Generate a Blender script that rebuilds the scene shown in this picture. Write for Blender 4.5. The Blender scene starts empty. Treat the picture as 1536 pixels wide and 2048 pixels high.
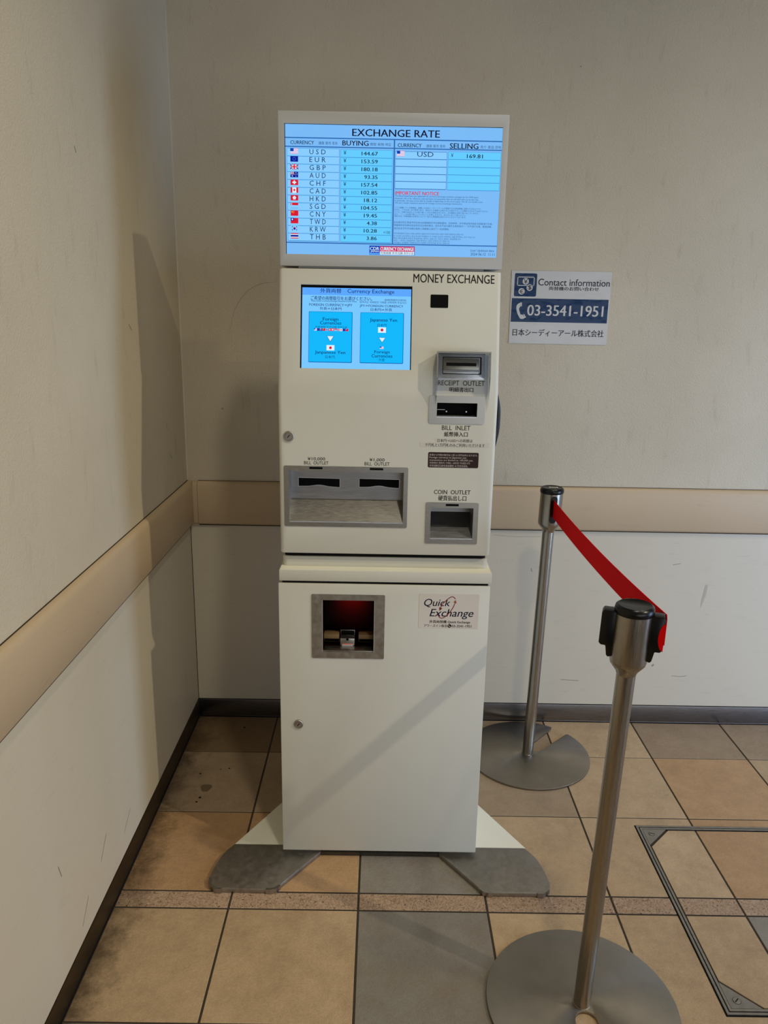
import bpy, bmesh, math, random
from mathutils import Vector, Matrix
C = bpy.context.scene
COL = C.collection
random.seed(7)

# ------------------------------------------------------------------ camera
cam_d = bpy.data.cameras.new('camera'); cam = bpy.data.objects.new('camera', cam_d); COL.objects.link(cam)
YAW, PIT, ROL, FPX = 0.005561, 0.257796, 0.018553, 1548.9
fw = Vector((math.sin(YAW)*math.cos(PIT), math.cos(YAW)*math.cos(PIT), -math.sin(PIT)))
rt = Vector((math.cos(YAW), -math.sin(YAW), 0)); up = rt.cross(fw)
r2 = math.cos(ROL)*rt + math.sin(ROL)*up; u2 = -math.sin(ROL)*rt + math.cos(ROL)*up
cam.matrix_world = Matrix(((r2.x, u2.x, -fw.x, -0.01524), (r2.y, u2.y, -fw.y, -1.55166), (r2.z, u2.z, -fw.z, 1.34822), (0, 0, 0, 1)))
cam_d.sensor_fit = 'VERTICAL'; cam_d.sensor_height = 24; cam_d.lens = FPX/2048*24
cam_d.clip_start = .02
C.camera = cam
# ------------------------------------------------------------------ view, world, lamps
vs = C.view_settings
vs.view_transform = 'Standard'; vs.look = 'None'; vs.gamma = 1; vs.use_curve_mapping = False; vs.exposure = 0.0
w = bpy.data.worlds.new('world'); C.world = w; w.use_nodes = True
w.node_tree.nodes['Background'].inputs[0].default_value = (1.0, .96, .90, 1)
w.node_tree.nodes['Background'].inputs[1].default_value = .08

def lamp(name, kind, loc, aim, power, col, size, size_y=None, cone=None, blend=.3):
    d = bpy.data.lights.new(name, kind); o = bpy.data.objects.new(name, d); COL.objects.link(o)
    d.energy = power; d.color = col
    if kind == 'AREA':
        d.size = size
        if size_y: d.shape = 'RECTANGLE'; d.size_y = size_y
        else: d.shape = 'DISK'
    else:
        d.shadow_soft_size = size
    if kind == 'SPOT': d.spot_size = cone; d.spot_blend = blend
    o.location = loc
    o.rotation_euler = (Vector(aim)-Vector(loc)).to_track_quat('-Z', 'Y').to_euler()
    return o
WARM = (1.0, .88, .68)
def downlight_or_fill(x, y, aim, power, size, cone, col=WARM):
    return lamp('downlight_or_fill', 'SPOT', (x, y, 3.92), aim, power, col, size, cone=math.radians(cone), blend=1.0)
downlight_or_fill(.567, -1.61, (-.1, .1, .4), 97, .10, 66, (1.0, .93, .76))
downlight_or_fill(3.55, -2.10, (-.62, -.62, .75), 400, .045, 36, (1.0, .90, .69))
downlight_or_fill(1.9, -.8, (1.45, .45, .7), 105, .08, 64, (1.0, .93, .80))  # added fill spot to lift the dim right side, no fixture known there
lamp('concourse_light', 'AREA', (2.08, -4.0, .85), (.45, .5, .5), 38, (.92, .96, 1.0), 3.6, 1.5)
d = lamp('daylight', 'AREA', (2.9, -.6, .75), (1.25, .82, .55), 22, (.43, .62, 1.0), .9, 1.3); d.data.spread = math.radians(110)

# ------------------------------------------------------------------ materials
def lin(r, g, b):
    f = lambda c: (c/255/12.92) if c/255 <= .04045 else ((c/255+.055)/1.055)**2.4
    return (f(r), f(g), f(b), 1)
class N:
    def __init__(s, name):
        s.m = bpy.data.materials.new(name); s.m.use_nodes = True; s.t = s.m.node_tree
        s.b = s.t.nodes['Principled BSDF']; s.out = s.t.nodes['Material Output']
    def n(s, typ, **k):
        x = s.t.nodes.new(typ)
        for a, v in k.items(): setattr(x, a, v)
        return x
    def l(s, a, b): s.t.links.new(a, b)
    def coords(s, scale=(1, 1, 1)):
        tc = s.n('ShaderNodeTexCoord'); mp = s.n('ShaderNodeMapping'); mp.inputs['Scale'].default_value = scale
        s.l(tc.outputs['Object'], mp.inputs[0]); return mp.outputs[0]
    def noise(s, scale, detail=3, vec=None, rough=.5):
        x = s.n('ShaderNodeTexNoise'); x.inputs['Scale'].default_value = scale; x.inputs['Detail'].default_value = detail; x.inputs['Roughness'].default_value = rough
        if vec is not None: s.l(vec, x.inputs['Vector'])
        return x.outputs['Fac']
    def ramp(s, fac, stops):
        r = s.n('ShaderNodeValToRGB'); e = r.color_ramp.elements
        while len(e) < len(stops): e.new(.5)
        for i, (p, c) in enumerate(stops): e[i].position = p; e[i].color = c if len(c) == 4 else (*c, 1)
        s.l(fac, r.inputs[0]); return r.outputs[0]
    def mix(s, fac, a, b, mode='MIX'):
        x = s.n('ShaderNodeMix', data_type='RGBA', blend_type=mode)
        for i, v in ((0, fac), (6, a), (7, b)):
            if isinstance(v, (tuple, float, int)): x.inputs[i].default_value = v
            else: s.l(v, x.inputs[i])
        return x.outputs[2]
    def bump(s, h, strength, dist):
        x = s.n('ShaderNodeBump'); x.inputs['Strength'].default_value = strength; x.inputs['Distance'].default_value = dist
        s.l(h, x.inputs['Height']); s.l(x.outputs[0], s.b.inputs['Normal'])
    def set(s, base=None, rough=None, metal=None, spec=None):
        for key, v in (('Base Color', base), ('Roughness', rough), ('Metallic', metal), ('Specular IOR Level', spec)):
            if v is None: continue
            if isinstance(v, (tuple, float, int)): s.b.inputs[key].default_value = v
            else: s.l(v, s.b.inputs[key])
        return s
M = {}
def plain(name, col, rough=.5, metal=0, spec=.5, grain=0, var=.04):
    n = N(name); v = n.noise(9, 4, n.coords()); k = [max(0, c*(1-var)) for c in col[:3]]; k2 = [min(1, c*(1+var)) for c in col[:3]]
    n.set(n.ramp(v, [(.3, tuple(k)), (.7, tuple(k2))]), rough, metal, spec)
    if grain: n.bump(n.noise(grain, 2, n.coords()), .25, .0004)
    M[name] = n.m; return n.m
def steel(name, col, rough, stretch):
    n = N(name); v = n.noise(60, 4, n.coords(stretch), .65)
    c = [x*.86 for x in col[:3]]; c2 = [min(1, x*1.10) for x in col[:3]]
    n.set(n.ramp(v, [(.3, tuple(c)), (.7, tuple(c2))]), n.ramp(v, [(.3, (rough*.85,)*3), (.75, (rough*1.2,)*3)]), 1.0)
    n.bump(v, .05, .0003); M[name] = n.m
def emit(name, col, strength=1.0):
    n = N(name); n.set((0, 0, 0, 1), .25, 0, .3)
    n.b.inputs['Emission Color'].default_value = col; n.b.inputs['Emission Strength'].default_value = strength
    M[name] = n.m

# plaster wall above the rail: fine orange-peel relief and a few faint smudges
n = N('plaster'); co = n.coords()
sm = n.noise(2.2, 5, co, .6); sc = n.noise(9, 6, n.coords((4, 4, .9)), .7)
base = n.mix(n.ramp(sm, [(.35, (0, 0, 0)), (.7, (1, 1, 1))]), lin(194, 181, 156), lin(203, 190, 165))
base = n.mix(n.ramp(sc, [(.58, (0, 0, 0)), (.78, (.26,)*3)]), base, lin(120, 106, 84))
n.set(base, .85, 0, .25); n.bump(n.noise(260, 4, co, .62), .6, .0026); M['plaster'] = n.m
# laminate wainscot with horizontal scuffs
n = N('laminate'); co = n.coords()
sc = n.noise(7, 6, n.coords((1.2, 1.2, 7)), .75); d2 = n.noise(26, 5, n.coords((.5, .5, 3)), .7)
base = n.mix(n.noise(1.6, 4, co), lin(197, 185, 161), lin(204, 192, 169))
base = n.mix(n.ramp(sc, [(.55, (0, 0, 0)), (.78, (.16,)*3)]), base, lin(120, 112, 98))
base = n.mix(n.ramp(d2, [(.62, (0, 0, 0)), (.76, (.22,)*3)]), base, lin(96, 88, 76))
n.set(base, .45, 0, .4); n.bump(n.noise(120, 3, co), .12, .0006); M['laminate'] = n.m
# wall guard rail
n = N('rail_vinyl'); co = n.coords()
base = n.mix(n.noise(3, 5, co), lin(184, 160, 126), lin(194, 170, 137))
base = n.mix(n.ramp(n.noise(18, 5, n.coords((.6, .6, 4)), .7), [(.58, (0, 0, 0)), (.80, (.2,)*3)]), base, lin(108, 88, 62))
n.set(base, .5, 0, .4); n.bump(n.noise(300, 2, co), .15, .0005); M['rail_vinyl'] = n.m
n = N('steel_disc'); v = n.noise(14, 6, n.coords(), .6)
n.set(n.ramp(v, [(.3, lin(146, 139, 127)[:3]), (.7, lin(158, 150, 138)[:3])]), .40, 1.0); n.b.inputs['Anisotropic'].default_value = .75
tn = n.n('ShaderNodeTangent'); tn.direction_type = 'RADIAL'; tn.axis = 'Z'; n.l(tn.outputs[0], n.b.inputs['Tangent']); M['steel_disc'] = n.m
def tile_mat(name, a, b, dark, grainscale, vor=False):
    n = N(name); co = n.coords(); oi = n.n('ShaderNodeObjectInfo')
    add = n.n('ShaderNodeVectorMath', operation='ADD'); n.l(co, add.inputs[0])
    sc_ = n.n('ShaderNodeVectorMath', operation='SCALE'); comb = n.n('ShaderNodeCombineXYZ')
    for i in range(3): n.l(oi.outputs['Random'], comb.inputs[i])
    n.l(comb.outputs[0], sc_.inputs[0]); sc_.inputs['Scale'].default_value = 37; n.l(sc_.outputs[0], add.inputs[1])
    v = add.outputs[0]
    base = n.mix(n.noise(5, 6, v, .65), a, b)
    base = n.mix(n.ramp(oi.outputs['Random'], [(0, (.0,)*3), (1, (.35,)*3)]), base, dark)
    fine = n.noise(grainscale, 3, v, .6)
    base = n.mix(n.ramp(fine, [(.35, (.30,)*3), (.6, (0, 0, 0))]), base, dark)
    base = n.mix(n.ramp(n.noise(14, 7, v, .75), [(.40, (0, 0, 0)), (.85, (.5,)*3)]), base, lin(112, 86, 58))
    if vor:
        vo = n.n('ShaderNodeTexVoronoi'); vo.inputs['Scale'].default_value = 380; n.l(v, vo.inputs['Vector'])
        sp = n.ramp(vo.outputs['Color'], [(0, lin(96, 76, 58)), (.35, lin(164, 134, 104)), (.7, lin(190, 160, 132)), (1, lin(206, 184, 160))])
        base = n.mix(.6, base, sp)
        base = n.mix(n.ramp(n.noise(160, 3, v, .6), [(.60, (0, 0, 0)), (.68, (.85,)*3)]), base, lin(66, 50, 38))
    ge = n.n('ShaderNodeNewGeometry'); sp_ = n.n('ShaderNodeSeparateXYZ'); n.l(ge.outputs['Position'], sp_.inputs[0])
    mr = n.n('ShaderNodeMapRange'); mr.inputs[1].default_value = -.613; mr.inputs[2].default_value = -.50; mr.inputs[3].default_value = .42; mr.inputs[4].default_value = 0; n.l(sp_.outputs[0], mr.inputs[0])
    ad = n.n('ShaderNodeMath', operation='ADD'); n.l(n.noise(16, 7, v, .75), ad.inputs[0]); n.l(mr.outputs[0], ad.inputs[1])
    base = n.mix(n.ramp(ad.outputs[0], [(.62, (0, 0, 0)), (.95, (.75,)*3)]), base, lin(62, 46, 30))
    n.set(base, .5, 0, .4); n.bump(n.noise(70, 6, v, .68), .55, .0030); M[name] = n.m
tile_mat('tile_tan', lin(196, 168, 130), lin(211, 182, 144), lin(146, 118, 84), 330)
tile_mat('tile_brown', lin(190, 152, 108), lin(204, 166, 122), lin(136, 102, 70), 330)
tile_mat('tile_grime_shade', lin(140, 114, 80), lin(156, 128, 92), lin(92, 70, 44), 330)  # corner grime, with the shade behind the machine darkened into the colour too
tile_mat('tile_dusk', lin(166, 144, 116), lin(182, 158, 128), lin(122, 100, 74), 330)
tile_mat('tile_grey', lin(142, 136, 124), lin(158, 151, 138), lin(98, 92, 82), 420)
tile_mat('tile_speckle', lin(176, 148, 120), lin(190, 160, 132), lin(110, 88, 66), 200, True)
plain('grout', lin(66, 58, 48), .9, 0, .2, 200)
plain('painted_white', lin(205, 203, 190), .48, 0, .3, 900, .01)
plain('painted_grey', lin(184, 184, 181), .45, 0, .45, 900, .01)
plain('white_plate', lin(236, 232, 214), .5, 0, .4, 0, .02)
plain('gap_black', lin(14, 12, 10), .8, 0, .2)
plain('black_plastic', lin(8, 8, 8), .3, 0, .35)
plain('black_matt', lin(4, 4, 5), .6, 0, .1)
plain('gap_brown', lin(58, 46, 32), .8, 0, .2)
plain('ink_black', lin(20, 18, 18), .6, 0, .2)
plain('ink_navy', lin(10, 15, 44), .6, 0, .2)
plain('sign_blue', lin(20, 50, 84), .45, 0, .12)
plain('sign_white', lin(200, 196, 188), .45, 0, .12)
plain('sticker_clear', lin(200, 196, 184), .35, 0, .5)
plain('sticker_white', lin(214, 206, 196), .35, 0, .5)
plain('sticker_brown', lin(50, 36, 34), .5, 0, .12)
plain('pale_print', lin(190, 180, 172), .5, 0, .3)
plain('arrow_red', lin(128, 28, 26), .5, 0, .3)
plain('arrow_brown', lin(146, 78, 50), .5, 0, .3)
plain('scuff', lin(150, 139, 120), .8, 0, .2)
plain('smear', lin(178, 168, 148), .8, 0, .2)
plain('stain', lin(112, 96, 72), .8, 0, .2)
plain('belt_red', lin(214, 4, 8), .8, 0, .08, 1400)
plain('brass_block', lin(120, 98, 66), .5, 0, .4)
plain('dark_red_glass', lin(20, 4, 4), .5, 0, .08)
steel('steel_brushed', lin(168, 164, 156), .36, (1, 1, 14))
steel('steel_long', lin(160, 152, 138), .30, (14, 14, .4))
steel('steel_dull', lin(162, 156, 146), .46, (1, 1, 1))
steel('steel_baseboard', lin(128, 128, 132), .30, (.3, .3, 10))
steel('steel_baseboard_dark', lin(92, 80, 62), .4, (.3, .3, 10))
steel('steel_bright', lin(214, 217, 222), .34, (1, 8, 8)); M['steel_bright'].node_tree.nodes['Principled BSDF'].inputs['Metallic'].default_value = .7
steel('steel_dark', lin(92, 90, 86), .4, (1, 1, 1))
steel('steel_inner', lin(160, 160, 160), .42, (.5, 8, 8))
emit('screen_blue', lin(122, 186, 246)); emit('screen_cell', lin(136, 205, 255)); emit('screen_cyan', lin(100, 204, 255))
emit('screen_head', lin(92, 168, 255)); emit('screen_touch', lin(122, 200, 255)); emit('screen_button', lin(14, 184, 252)); emit('button_edge', lin(0, 84, 170))
emit('screen_line', lin(40, 104, 176)); emit('screen_line_soft', lin(64, 148, 214)); emit('screen_ink', lin(4, 10, 44)); emit('screen_ink_soft', lin(16, 52, 100)); emit('screen_navy', lin(8, 34, 104))
emit('screen_white', lin(220, 242, 255)); emit('screen_red', lin(218, 22, 46)); emit('screen_flagblue', lin(6, 20, 150)); emit('screen_pink', lin(208, 26, 92)); emit('screen_logoblue', lin(4, 62, 178)); emit('screen_rose', lin(222, 150, 196)); emit('screen_yellow', lin(240, 210, 60))
emit('led_red', (1, .02, .02, 1), 1.5)
# clear acrylic
n = N('acrylic'); tr = n.n('ShaderNodeBsdfTransparent'); tr.inputs[0].default_value = (.985, .99, .985, 1); gl = n.n('ShaderNodeBsdfGlossy'); gl.inputs['Roughness'].default_value = .08
fr = n.n('ShaderNodeFresnel'); fr.inputs[0].default_value = 1.5; mx = n.n('ShaderNodeMixShader')
n.l(fr.outputs[0], mx.inputs[0]); n.l(tr.outputs[0], mx.inputs[1]); n.l(gl.outputs[0], mx.inputs[2]); n.l(mx.outputs[0], n.out.inputs[0]); M['acrylic'] = n.m
n = N('acrylic_edge'); tr = n.n('ShaderNodeBsdfTransparent'); df = n.n('ShaderNodeBsdfGlossy'); df.inputs['Roughness'].default_value = .35; df.inputs[0].default_value = (.9, .9, .86, 1)
mx = n.n('ShaderNodeMixShader'); mx.inputs[0].default_value = .45; n.l(tr.outputs[0], mx.inputs[1]); n.l(df.outputs[0], mx.inputs[2]); n.l(mx.outputs[0], n.out.inputs[0]); M['acrylic_edge'] = n.m

# ------------------------------------------------------------------ helpers
WL = {}
class G:
    """collects vertices, faces and per-face materials of one mesh"""
    def __init__(s): s.v = []; s.f = []; s.m = []
    def add(s, v, f, mat):
        o = len(s.v); s.v += [tuple(a) for a in v]; s.f += [tuple(i+o for i in q) for q in f]; s.m += [mat]*len(f); return s
    def box(s, a, b, mat, tf=None):
        x0, y0, z0 = a; x1, y1, z1 = b
        v = [(x0, y0, z0), (x1, y0, z0), (x1, y1, z0), (x0, y1, z0), (x0, y0, z1), (x1, y0, z1), (x1, y1, z1), (x0, y1, z1)]
        if tf: v = [tf(*q) for q in v]
        return s.add(v, [(0, 3, 2, 1), (4, 5, 6, 7), (0, 1, 5, 4), (1, 2, 6, 5), (2, 3, 7, 6), (3, 0, 4, 7)], mat)
    def prism(s, pts, w0, w1, mat, tf, sidemat=None, back=True):
        n_ = len(pts); v = [tf(x, y, w0) for x, y in pts]+[tf(x, y, w1) for x, y in pts]
        s.add(v, [tuple(range(n_, 2*n_))]+([tuple(range(n_-1, -1, -1))] if back else []), mat)
        s.f += [(o_+i, o_+(i+1) % n_, o_+n_+(i+1) % n_, o_+n_+i) for o_ in [len(s.v)-2*n_] for i in range(n_)]; s.m += [sidemat or mat]*n_
        return s
    def ring(s, outer, inner, w0, w1, mat, tf):
        n_ = len(outer); o_ = len(s.v)
        for pts, w_ in ((outer, w1), (inner, w1), (outer, w0), (inner, w0)): s.v += [tuple(tf(x, y, w_)) for x, y in pts]
        for i in range(n_):
            j = (i+1) % n_
            s.f += [(o_+i, o_+j, o_+n_+j, o_+n_+i), (o_+2*n_+j, o_+2*n_+i, o_+3*n_+i, o_+3*n_+j), (o_+i, o_+2*n_+i, o_+2*n_+j, o_+j), (o_+n_+i, o_+n_+j, o_+3*n_+j, o_+3*n_+i)]
            s.m += [mat]*4
        return s
def ident(x, y, z): return (x, y, z)
def rrect(x0, x1, y0, y1, r, seg=4):
    p = []
    for cx, cy, a0 in ((x1-r, y1-r, 0), (x0+r, y1-r, 90), (x0+r, y0+r, 180), (x1-r, y0+r, 270)):
        for i in range(seg+1):
            a = math.radians(a0+90*i/seg); p.append((cx+r*math.cos(a), cy+r*math.sin(a)))
    return p
def props(o, label=None, cat=None, group=None, kind=None):
    for k, v in (('label', label), ('category', cat), ('group', group), ('kind', kind)):
        if v: o[k] = v
    return o
def place(o, wl, parent):
    COL.objects.link(o); WL[o.name] = Vector(wl)
    if parent: o.parent = parent; o.location = Vector(wl)-WL[parent.name]
    else: o.location = wl
def empty(name, loc, **k):
    o = bpy.data.objects.new(name, None); o.empty_display_size = .05; place(o, loc, None); return props(o, **k)
def mk(name, g, parent=None, bevel=0, seg=2, smooth=False, angle=35, **k):
    vs_ = [Vector(a) for a in g.v]
    lo = Vector([min(a[i] for a in vs_) for i in range(3)]); hi = Vector([max(a[i] for a in vs_) for i in range(3)]); c = (lo+hi)/2
    me = bpy.data.meshes.new(name); me.from_pydata([tuple(a-c) for a in vs_], [], g.f)
    names = []
    for m in g.m:
        if m not in names: names.append(m); me.materials.append(M[m])
    for p, m in zip(me.polygons, g.m): p.material_index = names.index(m)
    bm = bmesh.new(); bm.from_mesh(me); bmesh.ops.remove_doubles(bm, verts=bm.verts, dist=1e-6)
    if bevel:
        ed = [e for e in bm.edges if len(e.link_faces) == 2 and e.calc_face_angle(0) > .6]
        bmesh.ops.bevel(bm, geom=ed, offset=bevel, segments=seg, profile=.5, affect='EDGES', clamp_overlap=True)
    if not k.pop('flat', False): bmesh.ops.recalc_face_normals(bm, faces=bm.faces)
    bm.to_mesh(me); bm.free()
    if smooth or bevel:
        me.polygons.foreach_set('use_smooth', [True]*len(me.polygons))
        try: me.set_sharp_from_angle(angle=math.radians(angle))
        except Exception: pass
    o = bpy.data.objects.new(name, me); place(o, c, parent); return props(o, **k)
def lathe(g, prof, mat, tf, n_=32, caps=True):
    o_ = len(g.v)
    for r, z in prof:
        for i in range(n_): a = 2*math.pi*i/n_; g.v.append(tuple(tf(r*math.cos(a), r*math.sin(a), z)))
    for k in range(len(prof)-1):
        for i in range(n_):
            j = (i+1) % n_; g.f.append((o_+k*n_+i, o_+k*n_+j, o_+(k+1)*n_+j, o_+(k+1)*n_+i)); g.m.append(mat)
    if caps:
        g.f.append(tuple(o_+i for i in range(n_-1, -1, -1))); g.m.append(mat)
        g.f.append(tuple(o_+(len(prof)-1)*n_+i for i in range(n_))); g.m.append(mat)
    return g
def carve(o, cutters):
    """cut boxes out of a solid part (boolean), then drop the cutters"""
    tmp = []
    for g in cutters:
        me = bpy.data.meshes.new('cut'); me.from_pydata(g.v, [], g.f)
        bm = bmesh.new(); bm.from_mesh(me); bmesh.ops.recalc_face_normals(bm, faces=bm.faces); bm.to_mesh(me); bm.free()
        c = bpy.data.objects.new('cut', me); COL.objects.link(c); tmp.append(c)
        md = o.modifiers.new('b', 'BOOLEAN'); md.object = c; md.operation = 'DIFFERENCE'; md.solver = 'EXACT'
    bpy.context.view_layer.update()
    me = bpy.data.meshes.new_from_object(o.evaluated_get(bpy.context.evaluated_depsgraph_get()))
    o.modifiers.clear(); o.data = me
    for c in tmp: bpy.data.objects.remove(c)
    try: me.set_sharp_from_angle(angle=math.radians(35))
    except Exception: pass
# local frames of the machine's faces and the wall: u to the right, v up the face, w out of it
_s, _c = .055/.25989, .254/.25989
def frame(o, v, wv):
    def tf(x, y, w): return (o[0]+x, o[1]+v[1]*y+wv[1]*w, o[2]+v[2]*y+wv[2]*w)
    return tf
up_ = (0, 0, 1); out_ = (0, -1, 0)
FD = frame((0, .185, 0), up_, out_); FL = frame((0, .13, 0), up_, out_); FC = frame((0, .118, 0), up_, out_); FW = frame((0, .817, 0), up_, out_)
FU = frame((0, .13, 1.173), (0, _s, _c), (0, -_c, _s)); FT = frame((0, .13+.004*_c, 1.173-.004*_s), (0, _s, _c), (0, -_c, _s))
# measured layouts in millimetres on those faces
Q = {
 'rate_screen': [-224.5, 223.8, 1455.5, 1709.7],
 'cur_cells': [-219.4, -112.0, 1482.5, 1663.4],
 'rate_cells': [-108.5, -1.9, 1481.8, 1662.7],
 'cur2': [4.9, 110.9, 1589.2, 1661.1],
 'rate2': [114.1, 222.2, 1588.6, 1662.3],
 'flag1': [-212.9, -196.9, 1652.3, 1663.1],
 'flag2': [7.4, 23.1, 1651.7, 1662.2],
 'code': [-173.4, -139.9, 1652.3, 1661.8],
 'yen': [-102.7, -97.2, 1652.6, 1660.7],
 'rate': [-65.4, -32.0, 1651.9, 1659.0],
 'code_last': [-175.3, -140.3, 1483.4, 1493.8],
 'flag12': [-214.5, -197.4, 1483.9, 1495.2],
 'rate_last': [-53.9, -32.2, 1485.3, 1492.8],
 'h1': [[-224.4, 1684.0], [224.4, 1682.5]],
 'h2': [[-223.6, 1667.6], [224.3, 1665.6]],
 'h3': [[-223.6, 1479.1], [222.7, 1478.9]],
 'v1': [[1.9, 1681.5], [1.8, 1479.9]],
 'logo_blue': [-46.5, -25.5, 1457.9, 1475.3],
 'logo_pink': [-24.7, 48.8, 1464.4, 1474.5],
 'logo_white': [-24.6, 49.1, 1457.5, 1464.4],
 'touch_bezel': [-193.0, 46.4, 47.7, 226.1],
 'touch_screen': [-191.7, 45.5, 48.0, 223.9],
 'touch_head': [-191.6, 44.8, 204.8, 223.2],
 'btn1': [-175.2, -81.3, 61.0, 169.6],
 'btn2': [-64.3, 29.4, 61.0, 169.5],
 'strip': [-163.4, -89.8, 128.5, 133.9],
 'tri1': [-135.1, -121.6, 106.4, 117.4],
 'jp1': [-136.2, -119.2, 86.9, 98.3],
 'jp2': [-25.8, -8.8, 126.7, 138.3],
 'tri2': [-23.3, -10.1, 106.2, 115.9],
 'us2': [-21.3, -13.2, 92.0, 97.2],
 'camera_window': [85.9, 123.9, 181.3, 209.2],
 'receipt_plate': [105.6, 206.1, 29.3, 87.5],
 'receipt_block': [115.5, 196.4, 41.6, 76.4],
 'receipt_slot': [122.0, 186.6, 57.1, 64.1],
 'cover': [100.5, 214.7, 28.3, 88.2],
 'inlet': [87.4, 209.1, 1106.3, 1167.0],
 'inlet_hole': [104.7, 192.0, 1120.2, 1151.7],
 'st1': [104.2, 187.2, 1065.5, 1074.1],
 'st2': [70.5, 222.6, 1055.0, 1065.5],
 'dark': [89.1, 200.5, 1008.7, 1043.0],
 'outlet': [-229.1, 46.1, 868.9, 1007.5],
 'outlet_hole': [-218.3, 36.6, 879.8, 995.8],
 'ind1': [-172.6, -143.6, 1000.8, 1005.3],
 'ind2': [-38.9, -9.4, 1000.7, 1005.4],
 'ind3': [132.2, 161.1, 921.4, 926.4],
 'coin': [88.0, 206.0, 833.5, 929.5],
 'coin_hole': [99.0, 194.6, 845.1, 917.1],
 'lock1': [-228.1, -206.6, 1062.3, 1083.9],
 'lock2': [-212.6, -190.4, 365.5, 390.9],
 'doc': [-168.5, 0.1, 552.0, 710.9],
 'doc_hole': [-143.9, -23.9, 568.2, 696.9],
 'qstick': [78.5, 216.7, 631.2, 716.4],
 'qcirc': [146.4, 155.0, 633.1, 642.3],
 'sign': [360.0, 652.5, 1252.7, 1460.8],
 'icon': [368.3, 433.7, 1387.9, 1453.1],
 'bar': [363.7, 649.1, 1315.0, 1382.6],
 'note': [376.1, 426.6, 1417.7, 1443.6],
 'c1': [391.7, 410.1, 1421.6, 1439.3],
 'c2': [404.1, 422.6, 1404.2, 1421.9],
 'c3': [381.2, 399.8, 1393.3, 1411.1],
 'arc1': [[161.7, 704.4], [157.9, 708.6], [152.6, 709.3], [145.5, 704.7], [137.4, 696.7], [131.4, 689.9], [128.7, 682.6]],
 'arc2': [[122.8, 665.0], [127.3, 658.3], [132.6, 656.7], [139.8, 660.2], [149.0, 670.0], [156.9, 682.5], [161.6, 694.9]],
 'tip1': [[126.1, 674.6], [125.3, 683.6], [132.7, 680.9]],
 'tip2': [[162.4, 702.2], [157.9, 696.0], [165.0, 693.6]],
 'phone': [[387.1, 1370.9], [388.9, 1357.1], [386.2, 1352.6], [388.4, 1343.7], [393.1, 1334.8], [397.0, 1336.0], [405.2, 1327.8], [401.2, 1324.1], [392.4, 1324.4], [384.8, 1334.6], [379.9, 1345.8], [378.3, 1356.9], [380.5, 1365.9]],
 'ear': [[389.5, 1370.5], [393.6, 1371.0], [393.8, 1359.9], [390.2, 1359.4]],
 'mouth': [[399.2, 1336.7], [402.2, 1337.6], [408.4, 1328.3], [405.7, 1326.5]],
}
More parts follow.
